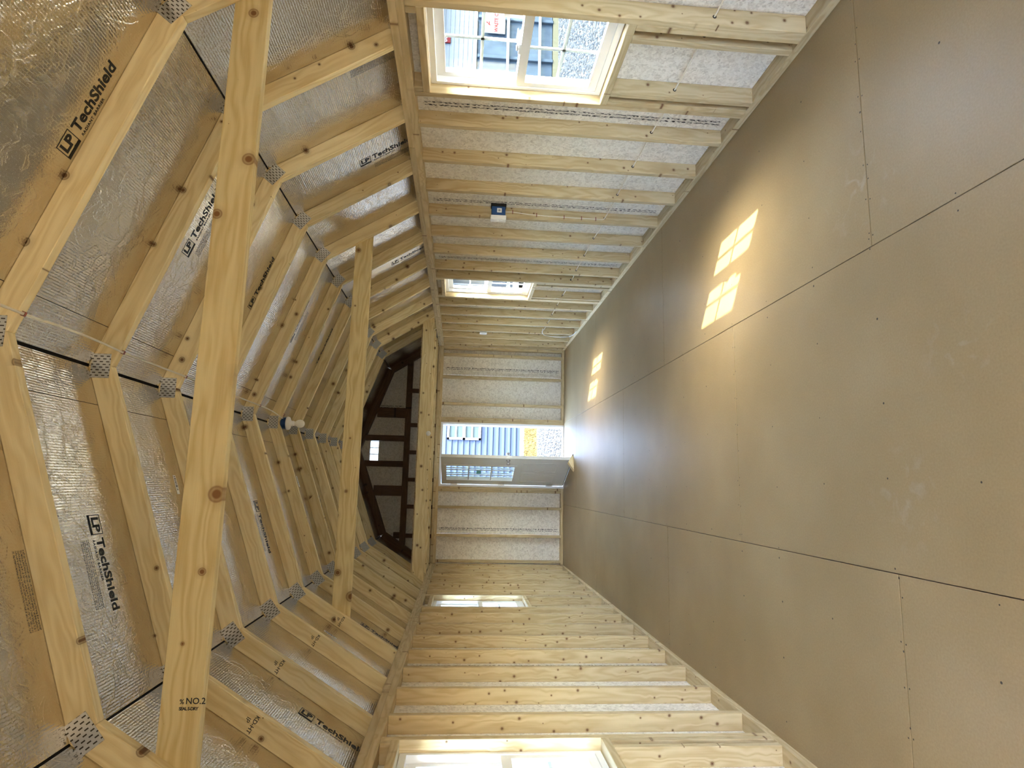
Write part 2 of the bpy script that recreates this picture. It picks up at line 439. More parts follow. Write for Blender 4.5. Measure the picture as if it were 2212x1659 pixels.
# ------------------------------------------------------------------ text meshes
def text_bm(s, size, bold=0.0, align='LEFT', bm=None, dx=0.0, dy=0.0, spacing=1.0):
    cu = bpy.data.curves.new('lettering', 'FONT'); cu.body = s; cu.size = size; cu.align_x = align
    cu.offset = bold; cu.space_character = spacing; cu.resolution_u = 3
    o = bpy.data.objects.new('lettering', cu); COL.objects.link(o)
    bpy.context.view_layer.update()
    dg = bpy.context.evaluated_depsgraph_get()
    me = bpy.data.meshes.new_from_object(o.evaluated_get(dg))
    me.transform(Matrix.Translation((dx, dy, 0)))
    if bm is None: bm = bmesh.new()
    bm.from_mesh(me)
    bpy.data.objects.remove(o); bpy.data.meshes.remove(me); bpy.data.curves.remove(cu)
    return bm

def quad(bm, x0, x1, y0, y1):
    bm.faces.new([bm.verts.new(p) for p in ((x0, y0, 0), (x1, y0, 0), (x1, y1, 0), (x0, y1, 0))])

def plain_mesh(name, bm, mat):
    me = bpy.data.meshes.new(name); bm.to_mesh(me); bm.free(); me.materials.append(mat); return me

def frame3(x, y, org):
    x, y = Vector(x).normalized(), Vector(y).normalized(); z = x.cross(y)
    Mx = Matrix((x, y, z)).transposed().to_4x4(); Mx.translation = Vector(org); return Mx

# ================================================================== SETTING
# ---------------------------------------------------------------- ground outside
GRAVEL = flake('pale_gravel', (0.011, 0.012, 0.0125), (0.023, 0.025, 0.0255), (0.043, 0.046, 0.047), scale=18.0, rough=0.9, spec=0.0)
gbm = bmesh.new()
for (x0, x1, y0, y1) in ((-40, 40, -30, 45),):
    box_bm(x0, x1, y0, y1, GROUND - 0.1, GROUND, gbm)
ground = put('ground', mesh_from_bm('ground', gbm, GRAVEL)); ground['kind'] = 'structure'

# ---------------------------------------------------------------- floor
floor = empty('floor', (CX, 4, 0), kind='structure')
put('subfloor', mesh_from_bm('subfloor', box_bm(XL - DP, XR + DP, YB - DP, YF + DP, -0.30, -0.020), DARK), floor, Matrix.Translation((-CX, -4, 0)))
SEAM1, SEAM2 = 0.741, -0.478
XO_R, XO_L = XR + DP, XL - DP
def cuts(y0):
    ys = [YB - DP]; k = -3
    while True:
        y = y0 + 2.4384 * k; k += 1
        if y <= YB - DP + 0.05: continue
        if y >= YF + DP - 0.05: break
        ys.append(y)
    return ys + [YF + DP]
for (xa, xb, y0) in ((SEAM1, XO_R, 2.122), (SEAM2, SEAM1, 3.341), (XO_L, SEAM2, 2.115)):
    ys = cuts(y0)
    for ya, yb in zip(ys, ys[1:]):
        g = 0.0016
        me = mesh_from_bm('floor_panel', box_bm(xa + g, xb - g, ya + g, yb - g, -0.0185, 0.0, bevel=0.0012), FLOORM)
        put('floor_panel', me, floor, Matrix.Translation((-CX, -4, 0)))
# nail heads along the joists
nb = bmesh.new()
def disc(bm, x, y, z, r, n=6):
    vs2 = [bm.verts.new((x + r * math.cos(2 * math.pi * i / n), y + r * math.sin(2 * math.pi * i / n), z)) for i in range(n)]
    bm.faces.new(vs2)
j = 2.122 - GRID * 6
while j < YF:
    for x in [XL + 0.12, -1.0, -0.74, SEAM2 - 0.03, SEAM2 + 0.03, -0.16, 0.13, 0.45, SEAM1 - 0.03, SEAM1 + 0.03, 1.02, 1.3, 1.6]:
        if random.random() < 0.8:
            disc(nb, x + random.uniform(-.03, .03), j + random.uniform(-.012, .012), 0.0006, random.uniform(0.003, 0.0052))
    j += GRID
for (xa, xb, y0) in ((SEAM1, XR, 2.122), (SEAM2, SEAM1, 3.341), (XL, SEAM2, 2.115)):
    for yy in cuts(y0)[1:-1]:
        x = xa + 0.04
        while x < xb - 0.02:
            for s in (-1, 1):
                if random.random() < 0.85: disc(nb, x + random.uniform(-.01, .01), yy + s * 0.012, 0.0006, 0.0034)
            x += 0.15
nails = put('nail_head', plain_mesh('nail_head', nb, NAILM), floor, Matrix.Translation((-CX, -4, 0))); nails['kind'] = 'stuff'

# ---------------------------------------------------------------- side walls
WIN = [(2.43, 3.03), (6.09, 6.69)]
LIGHT_GAP_R, LIGHT_GAP_L = (-1.45, -1.2), (-1.45, -1.2)      # narrow unseen openings added behind the camera to admit daylight
WZ0, WZ1 = 0.857, 1.783

def side_wall(name, xin, sgn, windows, light_gap):
    root = empty(name, (xin, 4, 0), kind='structure')
    xc = xin + sgn * DP / 2; X = Vector((1, 0, 0))
    # plates, in lengths
    for cut in ((YB, light_gap[0]), (light_gap[1], 1.75, 4.99, YF)):
        for ya, yb in zip(cut, cut[1:]):
            if yb - ya < .12: continue
            board('bottom_plate', (xc, ya + .001, TH / 2), (xc, yb - .001, TH / 2), X, root, STUDW)
    cu1 = (YB, 0.8, 5.66, YF + 0.0); cu2 = (YB, 3.6 if sgn > 0 else 3.72, YF)
    for ya, yb in zip(cu1, cu1[1:]): board('top_plate', (xc, ya + .001, ZS + TH / 2), (xc, yb - .001, ZS + TH / 2), X, root, STUDW)
    for ya, yb in zip(cu2, cu2[1:]): board('top_plate', (xc, ya + .001, ZS + TH * 1.5), (xc, yb - .001, ZS + TH * 1.5), X, root, STUDW)
    # studs every 16 inches, by their near faces
    n = -12
    while True:
        y = 3.325 + GRID * n; n += 1
        if y > YF - 0.06: break
        if y < YB + 0.05 or light_gap[0] - .05 < y < light_gap[1] + .01: continue
        w = next((w for w in windows if w[0] - 0.045 < y < w[1] + 0.01), None)
        if w is None:
            board('stud', (xc, y + TH / 2, TH), (xc, y + TH / 2, ZS), X, root, STUDW)
        else:
            y = min(max(y, w[0] + .05), w[1] - .09)
            board('cripple_stud', (xc, y + TH / 2, TH), (xc, y + TH / 2, WZ0 - TH), X, root, STUDW)
    for y in (YB + .002, YF - TH - .002):
        board('stud', (xc, y + TH / 2, TH), (xc, y + TH / 2, ZS), X, root, STUDW)
    for y in (light_gap[0] - TH, light_gap[1]): board('king_stud', (xc, y + TH / 2, TH), (xc, y + TH / 2, ZS), X, root, STUDW)
    for (a, b) in windows:
        for y in (a - TH, b): board('king_stud', (xc, y + TH / 2, TH), (xc, y + TH / 2, ZS), X, root, STUDW)
        for y in (a, b - TH): board('cripple_stud', (xc, y + TH / 2, TH), (xc, y + TH / 2, WZ0 - TH), X, root, STUDW)
        board('rough_sill', (xc, a + .0005, WZ0 - TH / 2), (xc, b - .0005, WZ0 - TH / 2), X, root, STUDW)
        board('window_header', (xc, a + .0005, WZ1 + TH / 2), (xc, b - .0005, WZ1 + TH / 2), X, root, STUDW)
        for y in (a + .003, b - TH - .003):
            board('cripple_stud', (xc, y + TH / 2, WZ1 + TH), (xc, y + TH / 2, ZS), X, root, STUDW)
    # sheathing sheets, four feet wide, with the window openings cut out
    xs0, xs1 = sorted((xin + sgn * DP, xin + sgn * (DP + SHEATH)))
    ys = [YB - DP]; y = 3.325 + TH / 2 - 1.2192 * 4
    while y < YF + DP:
        if y > YB: ys.append(y)
        y += 1.2192
    ys.append(YF + DP)
    for ya, yb in zip(ys, ys[1:]):
        bm = bmesh.new(); ya += .001; yb -= .001
        ws = [w for w in windows if w[0] < yb and w[1] > ya]
        if ws:
            a, b = max(ya, ws[0][0] - .0), min(yb, ws[0][1])
            if a > ya: box_bm(xs0, xs1, ya, a, -.28, ZP, bm)
            if b < yb: box_bm(xs0, xs1, b, yb, -.28, ZP, bm)
            box_bm(xs0, xs1, a, b, -.28, WZ0, bm); box_bm(xs0, xs1, a, b, WZ1, ZP, bm)
        elif light_gap[0] < yb and light_gap[1] > ya:
            a, b = max(ya, light_gap[0]), min(yb, light_gap[1])
            if a > ya: box_bm(xs0, xs1, ya, a, -.28, ZP, bm)
            if b < yb: box_bm(xs0, xs1, b, yb, -.28, ZP, bm)
            box_bm(xs0, xs1, a, b, -.28, 0, bm); box_bm(xs0, xs1, a, b, ZS, ZP, bm)
        else: box_bm(xs0, xs1, ya, yb, -.28, ZP, bm)
        put('sheathing_panel', mesh_from_bm('sheathing_panel', bm, OSB), root, Matrix.Translation((-xin, -4, 0)))
    # printed line near each sheet edge
    for y in (3.262, 4.478, 5.70, 6.90, 8.13):
        bm = bmesh.new(); quad(bm, -0.88, 0.88, -0.026, 0.026)
        Mx = frame3((0, 0, -1), (0, sgn * -1.0, 0), (xin + sgn * (DP - .0006), y, 0.95))
        put('printed_line', plain_mesh('printed_line', bm, PRINT_WALL), root, rel(root, Mx))
    return root

wall_right = side_wall('wall_right', XR, 1, WIN, LIGHT_GAP_R)
wall_left = side_wall('wall_left', XL, -1, WIN, LIGHT_GAP_L)

# ---------------------------------------------------------------- front (far) wall
DX0, DX1 = -0.245, 0.708
wall_front = empty('wall_front', (CX, YF, 0), kind='structure')
yc = YF + DP / 2; YV = Vector((0, 1, 0))
for xa, xb in ((XO_L, DX0), (DX1, XO_R)):
    board('bottom_plate', (xa, yc, TH / 2), (xb, yc, TH / 2), YV, wall_front, STUDW)
for k in range(2):
    board('top_plate', (XO_L + k * .0, yc, ZS + TH * (k + .5)), (XO_R, yc, ZS + TH * (k + .5)), YV, wall_front, STUDW)
for x in (1.858, 1.752, 1.404, 0.992, 0.766, 0.727, -0.264, -0.302, -0.547, -0.952, -1.318):
    board('stud', (x, yc, TH), (x, yc, ZS), YV, wall_front, STUDW)
ysh0, ysh1 = YF + DP, YF + DP + SHEATH
for xa, xb in ((XO_L, -0.93), (-0.93, DX0), (DX1, 1.45), (1.45, XO_R)):
    put('sheathing_panel', mesh_from_bm('sheathing_panel', box_bm(xa + .001, xb - .001, ysh0, ysh1, -.28, ZP), OSB), wall_front, Matrix.Translation((-CX, -YF, 0)))
bm = box_bm(DX0, DX1, ysh0, ysh1, ZS + .005, ZP)
put('sheathing_panel', mesh_from_bm('sheathing_panel', bm, OSB), wall_front, Matrix.Translation((-CX, -YF, 0)))
for x in (1.552, -0.862):
    b2 = bmesh.new(); quad(b2, -0.88, 0.88, -0.020, 0.020)
    Mx = frame3((0, 0, -1), (-1, 0, 0), (x, ysh0 - .0006, 0.95))
    o = put('printed_line', plain_mesh('printed_line', b2, PRINT_WALL), wall_front, rel(wall_front, Mx))

board('leak_filler_board', (XO_L, YF + .109, ZP + .018), (XO_R, YF + .109, ZP + .018), YV, wall_front, STUDW, w=.085, t=.034)  # board added to close a gap where daylight leaked in

# roof profile helpers
def z_out(x):
    d = abs(x - CX)
    return PEAK - S1 * d if d <= KX else KZ - S2 * (d - KX)
def z_in(x):
    d = abs(x - CX)
    return min(PEAK - S1 * d - DP * math.hypot(1, S1), KZ - S2 * (d - KX) - DP * math.hypot(1, S2))

# gable framing above the loft
GY = 9.30
gable = empty('trim_1', (CX, GY, ZP), kind='structure')
GW0, GW1, GZ0, GZ1 = 0.095, 0.412, 2.775, 2.925       # gable window opening
def gboard(name, a, b, w=None, t=TH, depth=DP):
    return board(name, a, b, YV, gable, SHADEDW, w=depth, t=t)
gyc = GY + DP / 2
board('gable_chord', (CX - 1.40, gyc, 2.368), (CX + 1.40, gyc, 2.368), YV, gable, SHADEDW, w=DP, t=0.084)
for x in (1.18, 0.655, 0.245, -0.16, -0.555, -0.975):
    board('gable_stud', (x, gyc, ZP), (x, gyc, 2.326), YV, gable, SHADEDW, w=DP, t=0.055)
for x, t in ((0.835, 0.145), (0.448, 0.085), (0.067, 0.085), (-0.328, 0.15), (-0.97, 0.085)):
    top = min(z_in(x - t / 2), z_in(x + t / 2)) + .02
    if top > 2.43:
        board('gable_stud', (x, gyc, 2.41), (x, gyc, top), YV, gable, SHADEDW, w=DP, t=t)
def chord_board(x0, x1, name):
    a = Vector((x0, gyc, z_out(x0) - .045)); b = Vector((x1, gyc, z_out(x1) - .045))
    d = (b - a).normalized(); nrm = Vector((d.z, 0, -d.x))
    return board(name, a, b, nrm, gable, SHADEDW, w=DP, t=DP)
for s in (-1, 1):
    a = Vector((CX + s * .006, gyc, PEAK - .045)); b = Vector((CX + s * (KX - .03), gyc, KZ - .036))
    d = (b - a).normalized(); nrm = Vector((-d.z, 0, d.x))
    board('gable_rafter', a, b, nrm, gable, SHADEDW, w=DP, t=DP)
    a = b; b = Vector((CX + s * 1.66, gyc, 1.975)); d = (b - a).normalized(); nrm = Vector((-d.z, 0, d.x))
    board('gable_rafter', a, b, nrm, gable, SHADEDW, w=DP, t=DP)
gp = [(XO_L, ZP), (XO_R, ZP), (XO_R, z_out(XO_R)), (CX + KX, KZ), (CX, PEAK), (CX - KX, KZ), (XO_L, z_out(XO_L))]
gp = [(x, z) for x, z in gp]
def gable_sheet(name, yA, yB, hole, parent, mat):
    bm = bmesh.new()
    # split into left of hole, right of hole, below, above
    def col(x0, x1, zb, zt=None):
        xs = sorted({x0, x1, *[x for x in (CX - KX, CX, CX + KX) if x0 < x < x1]})
        for xa, xb in zip(xs, xs[1:]):
            za = zt if zt is not None else z_out(xa); zc = zt if zt is not None else z_out(xb)
            v = [bm.verts.new((x, y, z)) for y in (yA, yB) for x, z in ((xa, zb), (xb, zb), (xb, zc), (xa, za))]
            for f in ((0, 1, 2, 3), (7, 6, 5, 4), (0, 4, 5, 1), (1, 5, 6, 2), (2, 6, 7, 3), (3, 7, 4, 0)):
                bm.faces.new([v[i] for i in f])
    if hole:
        h0, h1, z0, z1 = hole
        col(XO_L, h0, ZP); col(h1, XO_R, ZP); col(h0, h1, ZP, z0); col(h0, h1, z1)
    else: col(XO_L, XO_R, ZP)
    return put(name, mesh_from_bm(name, bm, mat), parent, rel(parent, Matrix.Identity(4)))
gable_sheet('gable_panel', GY + DP, GY + DP + SHEATH, (GW0, GW1, GZ0, GZ1), gable, OSB)
b2 = bmesh.new(); quad(b2, -0.17, 0.17, -0.020, 0.020)
put('printed_line', plain_mesh('printed_line', b2, PRINT_WALL), gable, rel(gable, frame3((0, 0, -1), (-1, 0, 0), (0.935, GY + DP - .0008, 2.62))))

# small three-pane gable window
gw = empty('window_5', ((GW0 + GW1) / 2, GY + DP - .02, GZ0), kind='structure')
hw, hh = (GW1 - GW0) / 2, GZ1 - GZ0
bm = bmesh.new()
box_bm(-hw, hw, 0, .05, 0, .014, bm); box_bm(-hw, hw, 0, .05, hh - .014, hh, bm)
box_bm(-hw, -hw + .014, 0, .05, 0, hh, bm); box_bm(hw - .014, hw, 0, .05, 0, hh, bm)
put('frame', mesh_from_bm('frame', bm, VINYL), gw)
for x in (-hw + .11, hw - .11):
    put('muntin', mesh_from_bm('muntin', box_bm(x - .007, x + .007, .012, .034, .014, hh - .014), VINYL), gw)
put('pane', mesh_from_bm('pane', box_bm(-hw + .01, hw - .01, .021, .025, .01, hh - .01), GLASS), gw)

# ---------------------------------------------------------------- back wall, behind the camera, with an added opening that lets daylight in
wall_back = empty('wall_back', (CX, YB, 0), kind='structure')
ybc = YB - DP / 2
BW, BZ0 = 1.0, 1.28                 # half width and sill of the unseen opening added for daylight
for sgn, xa, xb in ((-1, XO_L, CX), (1, CX, XO_R)):
    bm = bmesh.new(); y0_, y1_ = YB - DP - SHEATH, YB - DP
    if sgn < 0: box_bm(xa, CX - BW, y0_, y1_, -.28, ZP, bm); box_bm(CX - BW, xb, y0_, y1_, -.28, BZ0, bm); box_bm(CX - BW, xb, y0_, y1_, ZS, ZP, bm)
    else: box_bm(CX + BW, xb, y0_, y1_, -.28, ZP, bm); box_bm(xa, CX + BW, y0_, y1_, -.28, BZ0, bm); box_bm(xa, CX + BW, y0_, y1_, ZS, ZP, bm)
    put('sheathing_panel', mesh_from_bm('sheathing_panel', bm, OSB), wall_back, Matrix.Translation((-CX, -YB, 0)))
    xa, xb = (xa, CX - BW) if sgn < 0 else (CX + BW, xb)
    for x in (xa + .025, xb - .025):
        board('stud', (x, ybc, 0), (x, ybc, ZS), YV, wall_back, STUDW)
for k in range(2): board('top_plate', (XO_L, ybc, ZS + TH * (k + .5)), (XO_R, ybc, ZS + TH * (k + .5)), YV, wall_back, STUDW)
gable_sheet('gable_panel', YB - DP - SHEATH, YB - DP, None, wall_back, OSB)

# ---------------------------------------------------------------- ceiling: foil-faced roof sheets
ceiling = empty('ceiling', (CX, 4, ZP), kind='structure')
def slope_frame(s, lower):
    """x runs down the slope, y along the building (so that x cross y points into the room), origin at its top edge"""
    sl = S2 if lower else S1
    d = Vector((s, 0, -sl)).normalized()
    org = Vector((CX + s * KX, 0, KZ)) if lower else Vector((CX, 0, PEAK))
    y = Vector((0, -1, 0)) if s > 0 else Vector((0, 1, 0))
    return frame3(d, y, org), d, y
LEN_U = math.hypot(KX, PEAK - KZ)
LEN_L = math.hypot(1.702 - KX, KZ - 1.97)
ROOF_Y0, ROOF_Y1 = YB - DP - SHEATH, YF + DP + 0.10
def roof_row(s, lower, u0, u1, first, step=2.4384):
    F, d, yv = slope_frame(s, lower)
    ys = [ROOF_Y0]; y = first
    while y < ROOF_Y1 - .05:
        if y > ROOF_Y0 + .05: ys.append(y)
        y += step
    ys.append(ROOF_Y1); out = []
    for ya, yb in zip(ys, ys[1:]):
        mid = (ya + yb) / 2; hl = (yb - ya) / 2 - .0012
        me = mesh_from_bm('roof_panel', box_bm(u0, u1, -hl, hl, -.011, 0.0), FOIL)
        Mx = F.copy(); Mx.translation = F.translation + Vector((0, mid, 0))
        o = put('roof_panel', me, ceiling, rel(ceiling, Mx))
        out.append((o, ya, yb, Mx))
    return out
ROWS = {}
SEAM_U = 0.168 * math.hypot(1, S1)
for s in (1, -1):
    roof_row(s, False, .0075, SEAM_U - .0012, 3.9 if s > 0 else 4.5)
    ROWS[(s, 0)] = roof_row(s, False, SEAM_U + .0012, LEN_U - .003, 1.47 - 2.4384 if s > 0 else 2.08 - 2.4384)
    ROWS[(s, 1)] = roof_row(s, True, .006, LEN_L + .16, 0.86 - 2.4384)
bm = bmesh.new(); bm.from_mesh(mesh_from_bm('tmp', prism_bm([(-.12, PEAK - .030), (0, PEAK + .0135), (.12, PEAK - .030), (.12, PEAK + .0), (0, PEAK + .05), (-.12, PEAK + .0)], ROOF_Y0, ROOF_Y1)))
put('ridge_cap', mesh_from_bm('ridge_cap', bm, DARK), ceiling, Matrix.Translation((0, -4, -ZP)))
for s in (1, -1):
    x = 0
    put('knee_flashing', mesh_from_bm('knee_flashing', prism_bm([(s * -.06, .0355), (s * .0, .0145), (s * .05, -.060), (s * .08, -.04), (s * .02, .05), (s * -.04, .06)], ROOF_Y0, ROOF_Y1), DARK), ceiling, Matrix.Translation((s * KX, -4, KZ - ZP)))  # strip widened to stop daylight leaking through the knee gap

for s in (1, -1):
    for lower, u0, u1 in ((False, .03, LEN_U - .02), (True, .05, LEN_L + .12)):
        F, d, yv = slope_frame(s, lower)
        hl = (ROOF_Y1 - ROOF_Y0) / 2
        Mx = F.copy(); Mx.translation = F.translation + Vector((0, (ROOF_Y0 + ROOF_Y1) / 2, 0))
        put('seam_light_block', mesh_from_bm('seam_light_block', box_bm(u0, u1, -hl, hl, -.018, -.012), DARK), ceiling, rel(ceiling, Mx))  # dark slab added over the sheets to keep daylight out of the seams

# maker's print on the sheets
def logo_mesh():
    bm = bmesh.new(); b = .076
    for q in ((0, b, 0, .004), (0, b, b - .003, b), (0, .003, 0, b), (b - .003, b, 0, b)): quad(bm, *q)
    quad(bm, 0, b, 0, .013)
    text_bm('LP', .058, .0022, bm=bm, dx=.008, dy=.024)
    text_bm('TechShield', .062, .0018, bm=bm, dx=.090, dy=.026)
    text_bm('RADIANT BARRIER', .0165, .0002, bm=bm, dx=.094, dy=.001, spacing=1.12)
    return plain_mesh('logo_print', bm, INK)
LOGO = logo_mesh()
fb = bmesh.new(); quad(fb, 0, .25, -.075, -.02)
FINE = plain_mesh('fine_print', fb, PRINT_FOIL)
sb = bmesh.new(); quad(sb, 0, .098, 0, .028)
STICK = plain_mesh('sticker', sb, LABELW)
sb = bmesh.new()
x = .006
for w_, g_ in ((3, 2), (1, 2), (5, 2), (1, 1), (2, 4), (4, 1), (1, 2), (3, 3), (2, 1), (6, 2), (1, 2), (2, 3), (4, 2)):
    quad(sb, x, x + w_ * .0012, .006, .022); x += (w_ + g_) * .0012
BARS = plain_mesh('bar_marks', sb, INK)

def on_panel(s, lower, u, y, mesh, name, lift=.0006):
    F, d, yv = slope_frame(s, lower)
    for o, ya, yb, Mx in ROWS[(s, 1 if lower else 0)]:
        if ya <= y < yb:
            W = F.copy(); W.translation = F.translation + d * u + Vector((0, y, 0)) + F.to_3x3().col[2] * lift
            return put(name, mesh, o, Mx.inverted() @ W)
h1 = math.hypot(1, S1); h2 = math.hypot(1, S2)
for k in range(0, 8):
    yb_ = 2.065 + .926 * k                                             # baseline of the right upper print
    if yb_ < YF: on_panel(1, False, .605 * h1, yb_, LOGO, 'logo_print'); on_panel(1, False, .64 * h1, yb_ + .01, FINE, 'fine_print')
    yb_ = 2.425 + .926 * k
    if yb_ < YF: on_panel(-1, False, .605 * h1, yb_, LOGO, 'logo_print'); on_panel(-1, False, .69 * h1, yb_, FINE, 'fine_print')
    yb_ = 2.815 + .902 * k
    if yb_ < YF: on_panel(1, True, .272 * h2, yb_, LOGO, 'logo_print'); on_panel(1, True, .32 * h2, yb_ + .01, FINE, 'fine_print')
    yb_ = 2.20 + .90 * k
    if yb_ < YF: on_panel(-1, True, .268 * h2, yb_, LOGO, 'logo_print')
on_panel(-1, False, .69 * h1, 2.09, FINE, 'fine_print')
for (s, lo, u, y) in ((-1, False, .45 * h1, 3.20), (-1, True, .177 * h2, 4.29), (-1, False, .43 * h1, 5.55)):
    st = on_panel(s, lo, u, y, STICK, 'sticker')
    on_panel(s, lo, u, y, BARS, 'sticker_print', .0012)

# ---------------------------------------------------------------- windows
def make_window(name, loc, rz, sticker=True):
    """local x along the wall, y outwards, z up; origin at the middle of the rough sill"""
    r = empty(name, loc, rz, kind='structure')
    W, H, DY = 0.598, WZ1 - WZ0 - .004, .026
    hw = W / 2
    def ring(x0, x1, z0, z1, y0, y1, tx, tz, mat, nm, parent):
        bm = bmesh.new()
        y0 += DY; y1 += DY
        box_bm(x0, x1, y0, y1, z0, z0 + tz, bm); box_bm(x0, x1, y0, y1, z1 - tz, z1, bm)
        box_bm(x0, x0 + tx, y0, y1, z0 + tz, z1 - tz, bm); box_bm(x1 - tx, x1, y0, y1, z0 + tz, z1 - tz, bm)
        return put(nm, mesh_from_bm(nm, bm, mat), parent)
    ring(-hw, hw, .002, H, .030, .105, .020, .030, VINYL, 'frame', r)
    for nm, z0, z1, y0, y1 in (('lower_sash', .030, .468, .036, .062), ('upper_sash', .424, H - .030, .066, .092)):
        sh = ring(-hw + .021, hw - .021, z0, z1, y0, y1, .032, .046, VINYL, nm, r)
        gx0, gx1, gz0, gz1 = -hw + .053, hw - .053, z0 + .046, z1 - .046
        y0 += DY; y1 += DY
        ym = (y0 + y1) / 2
        put('pane', mesh_from_bm('pane', box_bm(gx0 - .004, gx1 + .004, ym - .002, ym + .002, gz0 - .004, gz1 + .004), GLASS), sh)
        put('muntin', mesh_from_bm('muntin', box_bm(-.008, .008, ym + .003, ym + .010, gz0, gz1), VINYL), sh)
        zc = (gz0 + gz1) / 2
        put('muntin', mesh_from_bm('muntin', box_bm(gx0, gx1, ym + .003, ym + .010, zc - .008, zc + .008), VINYL), sh)
        if nm == 'upper_sash' and sticker:
            put('sticker', mesh_from_bm('sticker', box_bm(gx1 - .085, gx1 - .002, ym - .0032, ym - .0024, gz0 + .002, gz0 + .092), LABELW), sh)
            tb = text_bm('are', .034, .001)
            Mt = frame3((0, 0, -1), (1, 0, 0), (gx1 - .060, ym - .0036, gz0 + .086))
            put('sticker_print', plain_mesh('sticker_print', tb, INK), sh, Mt)
        if nm == 'lower_sash':
            bm = box_bm(-.035, .035, y0 + .002, y1 + .012, z1, z1 + .010)
            cyl_bm(.012, .010, z1 + .010, z1 + .022, 12, bm, Matrix.Translation((0, ym, 0)))
            box_bm(-.004, .036, ym - .016, ym - .004, z1 + .012, z1 + .02, bm)
            put('sash_lock', mesh_from_bm('sash_lock', bm, VINYL), sh)
    return r
for i, (a, b) in enumerate(WIN):
    make_window('window_%d' % (i + 1), (XR, (a + b) / 2, WZ0), -math.pi / 2)
for i, (a, b) in enumerate(WIN):
    make_window('window_%d' % (i + 3), (XL, (a + b) / 2, WZ0), math.pi / 2)

# ---------------------------------------------------------------- door
door = empty('door_1', ((DX0 + DX1) / 2, YF, 0), kind='structure')
dw = (DX1 - DX0) / 2
bm = bmesh.new()
box_bm(-dw, -dw + .03, -.004, .115, 0.0, ZS - .002, bm); box_bm(dw - .03, dw, -.004, .115, 0.0, ZS - .002, bm)
box_bm(-dw + .03, dw - .03, -.004, .115, ZS - .032, ZS - .002, bm)
box_bm(-dw + .03, -dw + .045, .045, .115, .02, ZS - .032, bm); box_bm(dw - .045, dw - .03, .045, .115, .02, ZS - .032, bm)
put('door_frame', mesh_from_bm('door_frame', bm, VINYL), door)
put('threshold', mesh_from_bm('threshold', box_bm(-dw + .03, dw - .03, -.03, .12, -.012, .014, bevel=.004), STEEL), door)
LW, LH, LT = 0.885, 1.80, 0.044
ang = math.atan2(-.81, .36)
hinge = Vector((-dw + .036, -.006, .022))
leaf_M = Matrix.Translation(hinge) @ Matrix.Rotation(ang, 4, 'Z')
# local: x along the leaf from hinge, y: thickness (+y = side that faced outdoors), z up
bm = bmesh.new()
lx0, lx1, lz0, lz1 = .155, .64, .765, 1.735
box_bm(0, lx0, 0, LT, 0, LH, bm); box_bm(lx1, LW, 0, LT, 0, LH, bm)
box_bm(lx0, lx1, 0, LT, 0, lz0, bm); box_bm(lx0, lx1, 0, LT, lz1, LH, bm)
leaf = put('leaf', mesh_from_bm('leaf', bm, DOORM), door, leaf_M)
for (side, y0, y1) in (('in', -.010, .002), ('out', LT - .002, LT + .010)):
    bm = bmesh.new(); f = .028
    box_bm(lx0 - f, lx1 + f, y0, y1, lz0 - f, lz0 + .006, bm); box_bm(lx0 - f, lx1 + f, y0, y1, lz1 - .006, lz1 + f, bm)
    box_bm(lx0 - f, lx0 + .006, y0, y1, lz0, lz1, bm); box_bm(lx1 - .006, lx1 + f, y0, y1, lz0, lz1, bm)
    put('lite_frame', mesh_from_bm('lite_frame', bm, DOORM), leaf)
    for i in (1, 2):
        x = lx0 + (lx1 - lx0) * i / 3; z = lz0 + (lz1 - lz0) * i / 3
        ya, yb = (.004, .012) if side == 'in' else (LT - .012, LT - .004)
        put('muntin', mesh_from_bm('muntin', box_bm(x - .009, x + .009, ya, yb, lz0, lz1), DOORM), leaf)
        put('muntin', mesh_from_bm('muntin', box_bm(lx0, lx1, ya, yb, z - .009, z + .009), DOORM), leaf)
    # two raised panels below
    for xa, xb in ((.13, .41), (.475, .755)):
        bm = bmesh.new(); za, zb = .16, .66
        yo = (-.006, .001) if side == 'in' else (LT - .001, LT + .006)
        for q in ((xa, xb, za, za + .018), (xa, xb, zb - .018, zb), (xa, xa + .018, za, zb), (xb - .018, xb, za, zb)):
            box_bm(q[0], q[1], yo[0], yo[1], q[2], q[3], bm)
        box_bm(xa + .05, xb - .05, yo[0] * .7 if side == 'in' else yo[0], yo[1] if side == 'in' else LT + .004, za + .05, zb - .05, bm)
        put('raised_panel', mesh_from_bm('raised_panel', bm, DOORM), leaf)
put('pane', mesh_from_bm('pane', box_bm(lx0, lx1, LT / 2 - .003, LT / 2 + .003, lz0, lz1), GLASS), leaf)
bm = bmesh.new(); quad(bm, .325, .45, 1.235, 1.300)
for v in bm.verts: v.co = Vector((v.co.x, LT / 2 - .0045, v.co.y))
TEAL = plain('teal_sticker', (0.10, 0.42, 0.40), 0.5)
put('sticker', plain_mesh('sticker', bm, TEAL), leaf)
for side in (-1, 1):
    base = -.0 if side < 0 else LT
    Mk = Matrix.Translation((.825, base, .875)) @ Matrix.Rotation(side * -math.pi / 2, 4, 'X')
    put('knob', mesh_from_bm('knob', lathe_bm([(.032, 0), (.032, .006), (.014, .012), (.012, .034), (.024, .042), (.029, .056), (.022, .068), (.0, .070)]), STEEL, True), leaf, Mk)
put('latch_plate', mesh_from_bm('latch_plate', box_bm(LW - .0005, LW + .0015, .010, .034, .845, .905), STEEL), leaf)
for z in (.20, .92, 1.62):
    bm = cyl_bm(.007, .007, z - .05, z + .05, 10)
    box_bm(.004, .075, -.0025, .0005, z - .045, z + .045, bm)
    put('hinge', mesh_from_bm('hinge', bm, STEEL), leaf)
